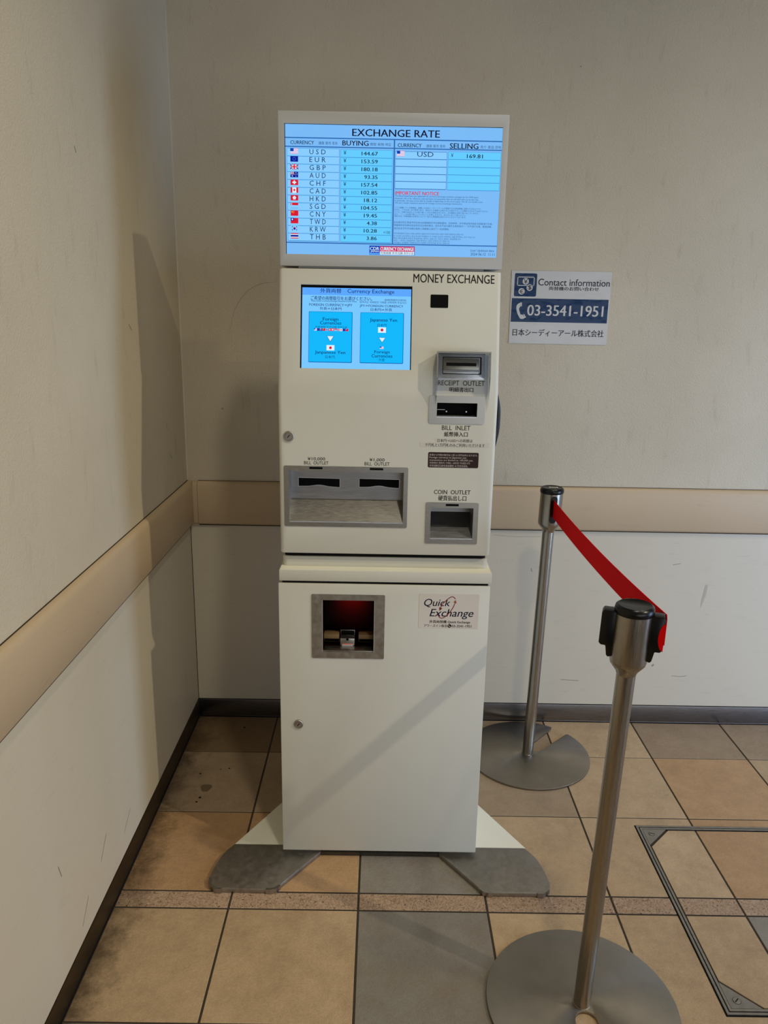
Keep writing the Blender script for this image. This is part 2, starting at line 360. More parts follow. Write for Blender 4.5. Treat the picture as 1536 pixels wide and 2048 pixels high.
TEXTS = [
 ('rate', 'EXCHANGE RATE', 'ink', -85.0, 94.6, 1688.2, 1702.0, 3, 0),
 ('rate', 'CURRENCY', 'ink', -212.4, -163.9, 1670.9, 1677.9, 2, 0),
 ('rate', 'CURRENCY', 'ink', 8.8, 57.8, 1669.2, 1676.4, 2, 0),
 ('rate', '通貨 貨币 통화', 'ink2', -154.5, -115.4, 1670.8, 1676.9, 0, 0),
 ('rate', '通貨 貨币 통화', 'ink2', 67.5, 106.7, 1669.3, 1675.2, 0, 0),
 ('rate', 'BUYING', 'ink', -105.2, -51.5, 1670.1, 1679.8, 3, 0),
 ('rate', 'SELLING', 'ink', 116.2, 175.0, 1668.0, 1678.5, 3, 0),
 ('rate', '買取 采购 매입', 'ink2', -48.4, -5.9, 1670.6, 1676.3, 0, 0),
 ('rate', '売り 卖出 판매', 'ink2', 179.3, 221.3, 1669.2, 1675.2, 0, 0),
 ('rate', '×100', 'ink2', -17.5, -3.8, 1499.4, 1505.4, 0, 0),
 ('rate', 'USD', 'ink2', 49.5, 83.1, 1651.6, 1660.9, 0, 0),
 ('rate', '¥', 'ink2', 119.4, 124.1, 1651.8, 1659.5, 0, 0),
 ('rate', '169.81', 'ink', 152.3, 185.1, 1650.5, 1658.0, 3, 0),
 ('rate', 'IMPORTANT NOTICE', 'red', 5.4, 97.0, 1577.2, 1584.3, 3, 0),
 ('rate', 'The Rates listed here are applicable to currency exchange machines managed by the CDR Japan.', 'ink2', 5.0, 180.6, 1572.8, 1576.6, 0, 0),
 ('rate', 'However, this is for reference only and does not guarantee that we will deal with you at this rate.', 'ink2', 5.1, 180.8, 1568.1, 1571.9, 0, 0),
 ('rate', 'In particular, we may not be able to handle it depending on the stock status. We do not handle coins.', 'ink2', 5.2, 189.8, 1563.7, 1567.5, 0, 0),
 ('rate', 'We set a certain maximum amount for foreign currency exchange transactions.', 'ink2', 5.3, 146.7, 1559.3, 1563.1, 0, 0),
 ('rate', 'ここに掲載している相場は、設置した日本シーディーアールが管理する外貨両替機に適用されるものです。', 'ink2', 4.9, 186.5, 1550.6, 1554.0, 0, 0),
 ('rate', 'ただし、これはあくまで参考であり、弊社がこの相場でお客さまとお取引することを確約するものではありません。', 'ink2', 5.0, 201.7, 1546.3, 1549.7, 0, 0),
 ('rate', 'とくに、在庫の状況によりお取り扱いしかねる場合もあります。なお硬貨のお取り扱いはございません。', 'ink2', 5.1, 182.8, 1542.0, 1545.3, 0, 0),
 ('rate', 'また、「－」はお取り扱いしていないことを表しますので、あらかじめご了承ください。', 'ink2', 5.2, 155.6, 1537.6, 1541.0, 0, 0),
 ('rate', '弊社では、外貨両替のお取引について一定の上限金額を定めさせていただいております。', 'ink2', 5.3, 155.8, 1533.6, 1537.0, 0, 0),
 ('rate', '此处揭示的汇率适予的日本CDR管理的外币兑换机提供，仅供参考，并不保证我司用此与顾客进行交易，', 'ink2', 4.2, 212.3, 1521.0, 1525.2, 0, 0),
 ('rate', '根据库存实际情况会出现无法交易的情况。另外并不进行硬币交易即显示“－”为不进行交易，敬请谅解。', 'ink2', 4.3, 211.2, 1515.4, 1519.6, 0, 0),
 ('rate', '我司在关于外币兑换交易的上限额度上进行了一定的限制。', 'ink2', 4.4, 121.2, 1509.0, 1513.2, 0, 0),
 ('rate', '여기에게재하고있는시세는설치한 일본시티디가관리하는외환기계에 적용되는것입니다.', 'ink2', 4.2, 152.5, 1499.4, 1502.6, 0, 0),
 ('rate', '단 이것은 어디까지나 참고치이며 저희들이 이 시세로 손님과 거래하는 것을 확약하는 것이 아닙니다.', 'ink2', 4.3, 177.4, 1494.3, 1497.5, 0, 0),
 ('rate', '특히 재고상황에 따라서 취급못하는 경우도 있습니다. 더구나 경화는 취급못합니다.', 'ink2', 4.4, 147.1, 1489.8, 1493.1, 0, 0),
 ('rate', '또한 － 표시는 취급못하는 것을 뜻하오니 미리 양해주시기 바랍니다.', 'ink2', 4.5, 123.7, 1485.5, 1488.7, 0, 0),
 ('rate', '저희들은 외화통화 거래에 있어서 일정한 상한액수를 정하고 있습니다.', 'ink2', 4.6, 123.9, 1481.1, 1484.3, 0, 0),
 ('rate', 'Last Updated date', 'ink2', 168.8, 218.6, 1465.9, 1471.9, 0, 0),
 ('rate', '2024 06.12  11:11', 'ink2', 168.7, 219.8, 1459.3, 1464.8, 0, 0),
 ('rate', 'CDR', 'white', -45.7, -26.2, 1466.3, 1472.9, 3, 0),
 ('rate', 'JAPAN', 'white', -44.5, -26.8, 1461.3, 1465.6, 2, 0),
 ('rate', 'CURRENCY EXCHANGE', 'white', -23.5, 47.4, 1465.9, 1473.0, 4, 0),
 ('rate', '外貨両替 外币兑换 환전소들', 'ink', -23.3, 47.0, 1458.6, 1463.6, 2, 0),
 ('touch', '外貨両替', 'navy', -151.0, -105.9, 209.4, 219.1, 2, 0),
 ('touch', 'Currency Exchange', 'navy', -92.8, 7.8, 207.5, 218.5, 1, 0),
 ('touch', 'ご希望の両替取引をお選びください。', 'navy', -171.3, -40.1, 193.9, 202.6, 2, 0),
 ('touch', 'Please choose a currency exchange transaction of your choice', 'navy', -170.3, -72.9, 189.5, 194.1, 1, 0),
 ('touch', '请选择您希望的外币兑换交易。', 'navy', -12.9, 34.4, 194.5, 198.7, 1, 0),
 ('touch', '원하시는 외화환전 거래를 선택하여 주십시오.', 'navy', -66.2, 35.4, 188.9, 193.5, 1, 0),
 ('touch', 'FOREIGN CURRENCY⇒JPY', 'navy', -174.6, -81.9, 179.7, 186.7, 1, 0),
 ('touch', '外貨⇒日本円', 'navy', -151.8, -105.3, 173.0, 179.2, 2, 0),
 ('touch', 'JPY⇒FOREIGN CURRENCY', 'navy', -66.0, 27.7, 179.6, 186.0, 1, 0),
 ('touch', '日本円⇒外貨', 'navy', -42.3, 3.3, 172.5, 178.9, 2, 0),
 ('touch', 'Foreign', 'navy', -144.9, -111.4, 148.1, 157.3, 2, 0),
 ('touch', 'Currencies', 'navy', -150.9, -105.4, 142.1, 149.3, 2, 0),
 ('touch', '外貨両替 外币兑换 환전소들', 'navy', -161.2, -92.5, 134.5, 139.0, 0, 0),
 ('touch', 'Janpanese Yen', 'navy', -161.0, -95.7, 77.6, 86.2, 2, 0),
 ('touch', '日本円', 'navy', -138.6, -118.4, 69.7, 76.1, 0, 0),
 ('touch', 'Japanese Yen', 'navy', -43.7, 14.8, 148.3, 157.3, 2, 0),
 ('touch', '日本円', 'navy', -27.4, -7.7, 139.5, 145.8, 0, 0),
 ('touch', 'Foreign', 'navy', -32.9, 0.1, 80.7, 88.6, 2, 0),
 ('touch', 'Currencies', 'navy', -38.9, 5.9, 73.5, 80.7, 2, 0),
 ('touch', '外貨', 'navy', -23.3, -10.7, 65.3, 71.7, 0, 0),
 ('face', 'MONEY EXCHANGE', 'black', 48.3, 222.2, 234.2, 252.7, 1, 0),
 ('face', 'RECEIPT  OUTLET', 'black', 105.5, 206.3, 16.1, 26.6, 0, 0),
 ('face', '明細書出口', 'black', 130.4, 182.0, 2.2, 12.4, 2, 0),
 ('face', 'BILL  INLET', 'black', 117.2, 179.3, 1092.6, 1102.3, 0, 0),
 ('face', '紙幣挿入口', 'black', 122.6, 174.1, 1078.0, 1088.8, 2, 0),
 ('st1', '日本円→USDへの両替は', 'black', 108.2, 185.1, 1065.7, 1072.7, 1, 0),
 ('st2', '千円札と1万円札のみご利用いただけます', 'black', 81.5, 212.6, 1055.5, 1063.0, 1, 0),
 ('dark', '外貨から円貨の取引は１回 10 万円以内となります。', 'pale', 91.8, 198.2, 1034.7, 1039.4, 1, 0),
 ('dark', 'Foreign currency to Japanese yen', 'pale', 92.0, 173.3, 1028.2, 1033.6, 1, 0),
 ('dark', 'transactions are limited to 100,000 yen.', 'pale', 92.2, 188.7, 1022.4, 1027.5, 1, 0),
 ('dark', '외화에서 엔화의 거래는 10만엔 이내입니다', 'pale', 92.4, 181.9, 1016.8, 1021.5, 1, 0),
 ('dark', '外币兑换日元的交易金额在 10 万日元以内。', 'pale', 92.6, 177.7, 1010.3, 1015.4, 1, 0),
 ('face', '¥10,000', 'black', -176.3, -137.8, 1019.1, 1027.2, 0, 0),
 ('face', 'BILL  OUTLET', 'black', -184.3, -130.5, 1010.8, 1018.2, 0, 0),
 ('face', '¥1,000', 'black', -39.8, -6.6, 1019.3, 1027.3, 0, 0),
 ('face', 'BILL  OUTLET', 'black', -50.7, 4.6, 1010.8, 1018.2, 0, 0),
 ('face', 'COIN  OUTLET', 'black', 104.9, 186.3, 948.6, 958.0, 1, 0),
 ('face', '硬貨払出し口', 'black', 115.0, 177.5, 933.3, 945.5, 2, 0),
 ('qs', 'Quick', 'navy', 90.3, 150.6, 682.8, 703.6, 1, 0.25),
 ('qs', 'Exchange', 'navy', 103.8, 204.9, 654.7, 679.0, 1, 0.25),
 ('qs', '外貨両替機 Quick Exchange', 'black', 103.9, 198.4, 642.7, 651.4, 3, 0),
 ('qs', 'アワーズイン阪急', 'black', 91.6, 145.5, 634.1, 641.1, 2, 0),
 ('qs', '03-3541-1951', 'black', 156.1, 201.6, 634.3, 640.5, 3, 0),
 ('sign', 'Contact information', 'navy', 438.3, 648.0, 1419.8, 1438.9, 1, 0),
 ('sign', '両替機のお問い合わせ', 'navy', 470.5, 617.5, 1406.7, 1417.5, 2, 0),
 ('sign', '03-3541-1951', 'signwhite', 411.3, 635.8, 1333.8, 1364.3, 3, 0),
 ('sign', '日本シーディーアール株式会社', 'navy', 371.2, 642.6, 1274.6, 1295.1, 2, 0),
 ('sign', '¥', 'navy', 395.4, 406.4, 1423.8, 1436.5, 3, 0),
 ('sign', '$', 'navy', 408.2, 418.8, 1406.4, 1419.8, 3, 0),
 ('sign', '€', 'navy', 384.6, 396.4, 1395.7, 1408.4, 3, 0),
]

def R(n): return [a/1000 for a in Q[n]]
_jobs = []
def text(g, tf, body, mat, x0, x1, v0, v1, w=.0005, bold=0, shear=0, res=2):
    c = bpy.data.curves.new('txt', 'FONT'); c.body = body; c.size = 1; c.resolution_u = res; c.shear = shear
    o = bpy.data.objects.new('txt', c); COL.objects.link(o); _jobs.append((g, tf, o, mat, x0, x1, v0, v1, w, bold))
def flush():
    bpy.context.view_layer.update(); dg = bpy.context.evaluated_depsgraph_get()
    for g, tf, o, mat, x0, x1, v0, v1, w_, bold in _jobs:
        e = o.evaluated_get(dg); me = e.to_mesh()
        if len(me.vertices):
            xs = [a.co.x for a in me.vertices]; ys = [a.co.y for a in me.vertices]
            sx = (x1-x0)/max(1e-6, max(xs)-min(xs)); sy = (v1-v0)/max(1e-6, max(ys)-min(ys))
            mx_, my_ = min(xs), min(ys); F = [tuple(p.vertices) for p in me.polygons]; dx = bold*.0075*(v1-v0)
            for k in ((-1, 1) if bold else (0,)):
                g.add([tf(x0+(a.co.x-mx_)*sx+k*dx, v0+(a.co.y-my_)*sy, w_+k*2e-6) for a in me.vertices], F, mat)
        e.to_mesh_clear(); c = o.data; bpy.data.objects.remove(o); bpy.data.curves.remove(c)
    _jobs.clear()
def rect(g, tf, x0, x1, v0, v1, w, mat): g.add([tf(x0, v0, w), tf(x1, v0, w), tf(x1, v1, w), tf(x0, v1, w)], [(0, 1, 2, 3)], mat)
def disc(g, tf, cx, cy, r, w, mat, n_=20): g.add([tf(cx+r*math.cos(2*math.pi*i/n_), cy+r*math.sin(2*math.pi*i/n_), w) for i in range(n_)], [tuple(range(n_))], mat)
def poly(g, tf, pts, w, mat): g.add([tf(x, y, w) for x, y in pts], [tuple(range(len(pts)))], mat)
def stroke(g, tf, pts, wd, w, mat):
    for i in range(len(pts)-1):
        a, b = Vector(pts[i]), Vector(pts[i+1]); d = (b-a).normalized(); a = a-d*wd*.2; b = b+d*wd*.2; n_ = Vector((-d.y, d.x))*wd/2
        poly(g, tf, [a-n_, b-n_, b+n_, a+n_], w+.00001*(i % 2), mat)
def bez(pts, n_=6):
    out = []
    P = [Vector(p) for p in pts]; P = [2*P[0]-P[1]]+P+[2*P[-1]-P[-2]]
    for i in range(1, len(P)-2):
        for k in range(n_):
            t = k/n_; out.append(.5*((2*P[i])+(P[i+1]-P[i-1])*t+(2*P[i-1]-5*P[i]+4*P[i+1]-P[i+2])*t*t+(3*P[i]-P[i-1]-3*P[i+1]+P[i+2])*t**3))
    out.append(P[-2]); return out

# ------------------------------------------------------------------ the setting
XL, YB, CEIL = -.619, .818, 4.0
wall_back = mk('wall_back', G().box((XL-.12, YB, -.02), (3.6, YB+.12, CEIL), 'plaster'), kind='structure', label='beige plaster wall behind the exchange machine')
wall_left = mk('wall_left', G().box((XL-.12, -3.4, -.02), (XL, YB, CEIL), 'plaster'), kind='structure', label='beige plaster wall left of the exchange machine')
mk('ceiling', G().box((XL-.12, -3.4, CEIL), (3.6, YB+.12, CEIL+.08), 'painted_white'), kind='structure')
floor = mk('floor', G().box((XL-.12, -3.4, -.08), (3.6, YB, -.0014), 'grout'), kind='structure', label='tiled floor of tan, grey and speckled tiles with dark joints')
ZR0, ZR1, ZB = .676, .8156, .0641
mk('wainscot_panel', G().box((XL+.004, YB-.005, ZB+.002), (3.6, YB, ZR0+.01), 'laminate'), wall_back, label='white laminate panel below the rail')
mk('wainscot_panel', G().box((XL, -3.4, ZB+.002), (XL+.004, YB-.0055, ZR0+.01), 'laminate'), wall_left, label='white laminate panel below the rail')
mk('seam', G().box((XL+.0035, YB-.0062, ZB), (XL+.0055, YB-.0046, ZR0), 'gap_black'), wall_back, label='dark seam in the corner')
plain('caulk_white', lin(204, 195, 178), .7, 0, .3)
mk('caulk', G().box((XL, YB-.0028, ZR1+.001), (XL+.0028, YB, CEIL), 'caulk_white'), wall_back, label='pale caulk line in the corner')
def rail(along, a, b, name, parent=None, **k):
    prof = [(0, ZR0+.004), (.006, ZR0), (.0135, ZR0+.0015), (.018, ZR0+.008), (.018, ZR1-.016), (.015, ZR1-.005), (.009, ZR1-.0005), (0, ZR1)]
    g = G(); n_ = len(prof); P = (lambda d, z, t: (t, YB-d, z)) if along == 'x' else (lambda d, z, t: (XL+d, t, z))
    g.v = [P(d, z, a) for d, z in prof]+[P(d, z, b) for d, z in prof]
    g.f = [(i, i+1, n_+i+1, n_+i) for i in range(n_-1)]+[(n_-1, 0, n_, 2*n_-1), tuple(range(n_-1, -1, -1)), tuple(range(n_, 2*n_))]; g.m = ['rail_vinyl']*len(g.f)
    o = mk(name, g, parent, smooth=True, angle=50, **k)
    if parent is None:
        for z0, z1, d in ((ZR0-.0022, ZR0+.001, .0115), (ZR1-.0008, ZR1+.0010, .0022)):
            p, q = P(0, z0, a), P(d, z1, b); lo = tuple(min(u) for u in zip(p, q)); hi = tuple(max(u) for u in zip(p, q))
            mk('shadow_gap', G().box(lo, hi, 'gap_brown'), o)
    return o
tb = rail('x', XL+.0335, 3.6, 'trim_1', kind='structure', label='beige wall guard rail along the back wall')
rail('x', XL+.0185, XL+.0325, 'end_cap', tb)
tl = rail('y', -3.4, YB-.001, 'trim_2', kind='structure', label='beige wall guard rail along the left wall')
mk('baseboard_back', G().box((XL+.002, YB-.009, .004), (3.6, YB, ZB), 'steel_baseboard').box((XL, YB-.0075, -.003), (3.6, YB, .0039), 'gap_black'), kind='structure', bevel=.0012, label='brushed steel baseboard along the back wall')
mk('baseboard_left', G().box((XL, -3.4, .009), (XL+.006, YB-.0095, ZB), 'steel_baseboard_dark').box((XL, -3.4, -.003), (XL+.0055, YB-.0095, .009), 'gap_black'), kind='structure', bevel=.0012, label='dark steel baseboard along the left wall')

def marks(name, parent, tf, items, mat='scuff'):
    for pts, wd in items:
        g = G(); m_ = len(pts)
        for i in range(m_-1): stroke(g, tf, [pts[i], pts[i+1]], wd*(.55+.45*math.sin(math.pi*(i+.5)/(m_-1))), .0003, mat)
        mk(name, g, parent, flat=True)
FWp = frame((0, YB-.005, 0), up_, out_); FWu = frame((0, YB, 0), up_, out_)
def FLw(x, y, w): return (XL+.0002+w, x, y)
def FLp(x, y, w): return (XL+.0042+w, x, y)
marks('scuff_mark', wall_back, FWp, [([(.35, .655), (.42, .651), (.5, .653)], .0012), ([(.60, .155), (.66, .152)], .002), ([(.97, .175), (1.0, .173), (1.02, .176)], .002), ([(.93, .565), (.955, .57)], .002), ([(.75, .3), (.77, .302)], .0015), ([(.475, .545), (.478, .535)], .0025), ([(.9, .21), (.905, .215)], .006)])
g = G(); poly(g, FWp, [(1.036, .438), (1.040, .470), (1.043, .500), (1.052, .497), (1.049, .462), (1.041, .432), (1.037, .418)], .0003, 'smear'); mk('scuff_mark', g, wall_back, flat=True)
marks('scuff_mark', wall_back, FWu, [(bez([(-.47, 1.28), (-.455, 1.335), (-.42, 1.385), (-.375, 1.41), (-.335, 1.415)], 3), .0012), ([(-.503, 1.043), (-.5, 1.04)], .004), ([(.515, 2.0), (.517, 1.998)], .003)])
marks('scuff_mark', wall_left, FLw, [([(.61, 1.03), (.625, 1.0)], .0018), ([(.64, .93), (.655, .915)], .002), ([(.34, 1.30), (.36, 1.285)], .002), ([(.08, 1.64), (.085, 1.63)], .003), ([(.70, .98), (.705, .95), (.70, .92)], .0012)])
marks('scuff_mark', wall_left, FLp, [([(.66, .25), (.675, .18), (.665, .13)], .0012), ([(-.30, .31), (-.29, .28)], .002), ([(.05, .12), (.10, .15)], .0012), ([(-.1, .16), (-.06, .20)], .0016), ([(-.22, .1), (-.18, .14)], .0014)])

# floor tiles: a 300 mm grid, a strip of speckled tiles, grey ones here and there, all cut around the hatch
T, TY, S0 = .3, .298, .0546
HX0, HX1, HY0, HY1 = .690, 1.286, -.321, .2675
xs = [XL+.006]+[-.35+T*k for k in range(0, 12)]
rows = [(-.3526-.30-.0546-TY*2-.3, -.3526-.30-.0546-TY*2, 0), (-.3526-.30-.0546-TY*2, -.3526-.30-.0546-TY, 0), (-.3526-.30-.0546-TY, -.3526-.30-.0546, 0), (-.3526-.30-.0546, -.3526-.30, 2), (-.3526-.30, -.3526, 0), (-.3526, -S0, 0), (-S0, 0, 2), (0, TY, 0), (TY, 2*TY, 0), (2*TY, YB-.0095, 0)]
brown = {(0, 7), (1, 7), (5, 8), (5, 7), (6, 7), (7, 5), (6, 3), (3, 2)}
grey = {(2, 7), (2, 5), (5, 5), (0, 4), (1, 4)}
def cells(x0, x1, y0, y1, hole):
    X = sorted({x0, x1, *[h for h in hole[:2] if x0 < h < x1]}); Y = sorted({y0, y1, *[h for h in hole[2:] if y0 < h < y1]})
    keep = {(i, j) for i in range(len(X)-1) for j in range(len(Y)-1) if not (hole[0] <= (X[i]+X[i+1])/2 <= hole[1] and hole[2] <= (Y[j]+Y[j+1])/2 <= hole[3])}
    return X, Y, keep
def slab(g, X, Y, keep, z0, z1, mat):
    for i, j in keep:
        a, b, c, d = X[i], X[i+1], Y[j], Y[j+1]
        g.add([(a, c, z1), (b, c, z1), (b, d, z1), (a, d, z1)], [(0, 1, 2, 3)], mat)
        for di, dj, p, q in ((-1, 0, (a, d), (a, c)), (1, 0, (b, c), (b, d)), (0, -1, (a, c), (b, c)), (0, 1, (b, d), (a, d))):
            if (i+di, j+dj) not in keep: g.add([(*p, z0), (*q, z0), (*q, z1), (*p, z1)], [(0, 1, 2, 3)], mat)
hatch = empty('floor_hatch', ((HX0+HX1)/2, (HY0+HY1)/2, 0), label='square steel-framed floor access hatch with tiles set into it', cat='floor hatch')
FR = .0205
for r, (y0, y1, kind_) in enumerate(rows):
    for c in range(len(xs)-1):
        x0, x1 = xs[c], xs[c+1]; jx = .0025; jy = .0025 if r in (5, 6) else .0019
        a, b, d, e = x0+(jx if c else .001), x1-jx, y0+jy, y1-(jy if r != 9 else 0)
        if r == 7: d = y0+.0025
        random.random(); mat = 'tile_speckle' if kind_ == 2 else ('tile_grey' if (c, r) in grey else ('tile_brown' if (c, r) in brown else 'tile_grime_shade' if (c, r) in ((0, 9), (1, 9)) else 'tile_dusk' if (c, r) in ((0, 8), (1, 8), (3, 9), (3, 8), (5, 9), (6, 9)) else 'tile_tan'))
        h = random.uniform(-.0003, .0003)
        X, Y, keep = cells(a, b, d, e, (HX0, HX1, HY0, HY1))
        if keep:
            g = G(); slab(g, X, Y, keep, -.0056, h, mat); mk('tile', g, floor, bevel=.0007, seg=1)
        # the part of the tile that lies inside the hatch
        ia, ib, id_, ie = max(a, HX0+FR), min(b, HX1-FR), max(d, HY0+FR), min(e, HY1-FR)
        if ib-ia > .01 and ie-id_ > .01:
            K = .0655; pts = [(ia, id_), (ib, id_), (ib, ie), (ia, ie)]
            def cut(p, cx, cy, sx, sy):
                out = []; f = lambda q: (q[0]-cx)*sx+(q[1]-cy)*sy-K
                for i in range(len(p)):
                    u, v = p[i], p[(i+1) % len(p)]; fu, fv = f(u), f(v)
                    if fu >= 0: out.append(u)
                    if fu*fv < 0: t = fu/(fu-fv); out.append((u[0]+t*(v[0]-u[0]), u[1]+t*(v[1]-u[1])))
                return out
            for cx, cy, sx, sy in ((HX0+FR, HY0+FR, 1, 1), (HX1-FR, HY0+FR, -1, 1), (HX0+FR, HY1-FR, 1, -1), (HX1-FR, HY1-FR, -1, -1)):
                pts = cut(pts, cx, cy, sx, sy)
            if len(pts) > 2: mk('tile', G().prism(pts, -.0056, h, mat, ident), hatch, bevel=.0007, seg=1)
# hatch frame: two parallel profiles with a dark groove between and outside
def sq(d): return [(HX0+d, HY0+d), (HX1-d, HY0+d), (HX1-d, HY1-d), (HX0+d, HY1-d)]
mk('frame', G().ring(sq(.0035), sq(.0088), -.0055, .0012, 'steel_dull', ident).ring(sq(.0115), sq(.0168), -.0055, .0012, 'steel_dull', ident), hatch)
mk('groove', G().ring(sq(.0), sq(.0198), -.0060, -.0009, 'gap_black', ident), hatch, label='dark gap around the frame')
for cx, cy, sx, sy in ((HX0+FR, HY0+FR, 1, 1), (HX1-FR, HY0+FR, -1, 1), (HX0+FR, HY1-FR, 1, -1), (HX1-FR, HY1-FR, -1, -1)):
    K = .063; cx -= sx*.0028; cy -= sy*.0028
    pl = mk('corner_plate', G().prism([(cx, cy), (cx+sx*K, cy), (cx, cy+sy*K)][::sx*sy], -.003, .0009, 'steel_dull', ident), hatch)
    sx0, sy0 = cx+sx*.0185, cy+sy*.0185
    g = G(); lathe(g, [(.0078, .0009), (.0078, .0016), (.0072, .0019)], 'steel_dull', lambda x, y, z: (sx0+x, sy0+y, z), 20)
    g.ring([(sx0+.0086*math.cos(a), sy0+.0086*math.sin(a)) for a in [2*math.pi*i/20 for i in range(20)]], [(sx0+.0079*math.cos(a), sy0+.0079*math.sin(a)) for a in [2*math.pi*i/20 for i in range(20)]], .0008, .0011, 'gap_black', ident)
    ca, sa = math.cos(.75 if sx*sy > 0 else -.35), math.sin(.75 if sx*sy > 0 else -.35)
    g.box((-.0062, -.0009, .0019), (.0062, .0009, .0021), 'gap_black', lambda x, y, z: (sx0+ca*x-sa*y, sy0+sa*x+ca*y, z))
    mk('screw', g, pl)
# stains on the floor
g = G(); poly(g, ident, [(-.503+.015*math.cos(a)*(1+.22*math.sin(3*a)), .405+.021*math.sin(a)*(1+.2*math.cos(2*a))) for a in [2*math.pi*i/18 for i in range(18)]], .0006, 'stain'); mk('stain', g, floor, flat=True)
for px_, py_, r_ in ((-.455, .505, .003), (-.48, .50, .002), (-.535, .475, .003), (-.51, .36, .004), (-.515, .34, .003), (-.45, .74, .004)):
    g = G(); disc(g, ident, px_, py_, r_, .0006, 'gap_black', 8); mk('stain', g, floor, flat=True)

# ------------------------------------------------------------------ the exchange machine
mach = empty('exchange_machine', (-.002, .34, 0), label='tall white currency exchange machine with a lit rate display on top', cat='exchange machine')
PT = .0125
base = G().prism([(-.372, .152), (-.2445, .378), (-.2445, .56), (.2445, .56), (.2445, .378), (.3735, .152)], .002, PT-.0006, 'white_plate', ident)
base.prism([(-.150, .128), (.148, .128), (.215, .19), (-.217, .19)], .002, PT-.001, 'steel_dark', ident)
mk('base_plate', base, mach, label='white painted steel base plate')
for sx, X_ in ((-1, lambda x: x), (1, lambda x: -x-.001)):
    out = [(-.372, .152)]
    out += [tuple(p) for p in bez([(-.372, .152), (-.393, .118), (-.405, .075), (-.410, .03), (-.404, .008), (-.388, -.006)], 4)][1:]
    out += [(-.262, -.006)]+[tuple(p) for p in bez([(-.262, -.006), (-.25, -.0035), (-.240, .006)], 3)][1:]+[(-.1505, .128), (-.1505, .152)]
    pts = [(X_(x), y) for x, y in out]
    fc = mk('foot_cover', G().prism(pts, .001, PT, 'steel_dull', ident), mach, bevel=.0012, label='stainless steel foot cover')
    for cpts in ([(-.4125, .03), (-.407, .006), (-.389, -.0085), (-.375, -.0085), (-.375, -.003), (-.388, -.003), (-.401, .01), (-.4065, .031)], [(-.27, -.0085), (-.259, -.0085), (-.247, -.005), (-.236, .0075), (-.240, .010), (-.250, .000), (-.260, -.003), (-.27, -.003)]):
        mk('corner_cap', G().prism([(X_(x), y) for x, y in cpts], .0005, PT+.0003, 'steel_brushed', ident), fc)
mk('cabinet_body', G().box((-.2425, .1395, .0135), (.2395, .56, .7355), 'painted_white'), mach, bevel=.002)
door = mk('cabinet_door', G().box((-.2445, .118, .0235), (.2405, .1385, .7355), 'painted_white'), mach, bevel=.0018, seg=2)
x0, x1, v0, v1 = R('doc_hole')
carve(door, [G().box((x0-.002, .10, v0-.002), (x1+.002, .16, v1+.002), 'painted_white')])
carve(bpy.data.objects['cabinet_body'], [])if False else None
body_c = [o for o in mach.children if o.name.startswith('cabinet_body')][0]
def local_box(o, a, b):
    c = WL[o.name]; return G().box((a[0], a[1], a[2]), (b[0], b[1], b[2]), 'x')
carve(body_c, [G().box((x0-.002, .10, v0-.002), (x1+.002, .255, v1+.002), 'x')])
mk('shelf', G().box((-.2425, .118, .7415), (.2428, .565, .768), 'painted_white'), mach, bevel=.002)
mk('lit_shelf_top', G().box((-.2400, .1205, .7676), (.2402, .56, .7687), 'white_plate'), mach, label='paler shelf top with the light on it painted in')  # thin paler sheet, bright light on the shelf top put into its colour
mk('gap_strip', G().box((-.236, .124, .735), (.236, .55, .742), 'gap_black'), mach, label='black gap under the shelf')
mk('neck', G().prism(rrect(-.2375, .2355, .146, .55, .012, 4), .768, .7925, 'painted_white', ident), mach, bevel=.0018)
mk('gap_strip', G().prism(rrect(-.233, .231, .150, .54, .010, 4), .792, .8045, 'gap_black', ident), mach, label='black gap under the upper housing')
# upper housing: side profile extruded, front corners rounded, openings cut
prof = [(.13, .8045), (.13, 1.173), (.185, 1.427), (.56, 1.427), (.56, .8045)]
g = G(); v = [(-.2397, y, z) for y, z in prof]+[(.2368, y, z) for y, z in prof]
g.add(v, [(4, 3, 2, 1, 0), (5, 6, 7, 8, 9)]+[(i, (i+1) % 5, 5+(i+1) % 5, 5+i) for i in range(5)], 'painted_white')
hous = mk('upper_housing', g, mach)
bm = bmesh.new(); bm.from_mesh(hous.data)
ed = [e for e in bm.edges if abs(e.verts[0].co.x-e.verts[1].co.x) < 1e-5 and (e.verts[0].co.y+e.verts[1].co.y)/2 < 0]
bmesh.ops.bevel(bm, geom=ed, offset=.0085, segments=4, profile=.5, affect='EDGES')
ed = [e for e in bm.edges if e.calc_face_angle(0) > .9]
bmesh.ops.bevel(bm, geom=ed, offset=.003, segments=2, profile=.5, affect='EDGES')
bm.to_mesh(hous.data); bm.free(); hous.data.polygons.foreach_set('use_smooth', [True]*len(hous.data.polygons))
def cutbox(tf, n_, depth, m_=.0015):
    a, b, c, d = R(n_); return G().box((a-m_, c-m_, -depth), (b+m_, d+m_, .03), 'x', tf)
bb = R('touch_bezel')
def crease(me):
    bm = bmesh.new(); bm.from_mesh(me)
    for e in bm.edges:
        if len(e.link_faces) == 2 and all(abs(f.normal.x) < .05 and f.normal.y < -.9 for f in e.link_faces) and e.calc_face_angle(0) > .08: e.smooth = False
    bm.to_mesh(me); bm.free()
carve(hous, [cutbox(FL, 'outlet_hole', .075), cutbox(FL, 'coin_hole', .075), cutbox(FL, 'inlet_hole', .06), G().box((bb[0], bb[2], -.0062), (bb[1], bb[3], .03), 'x', FU)])
crease(hous.data)
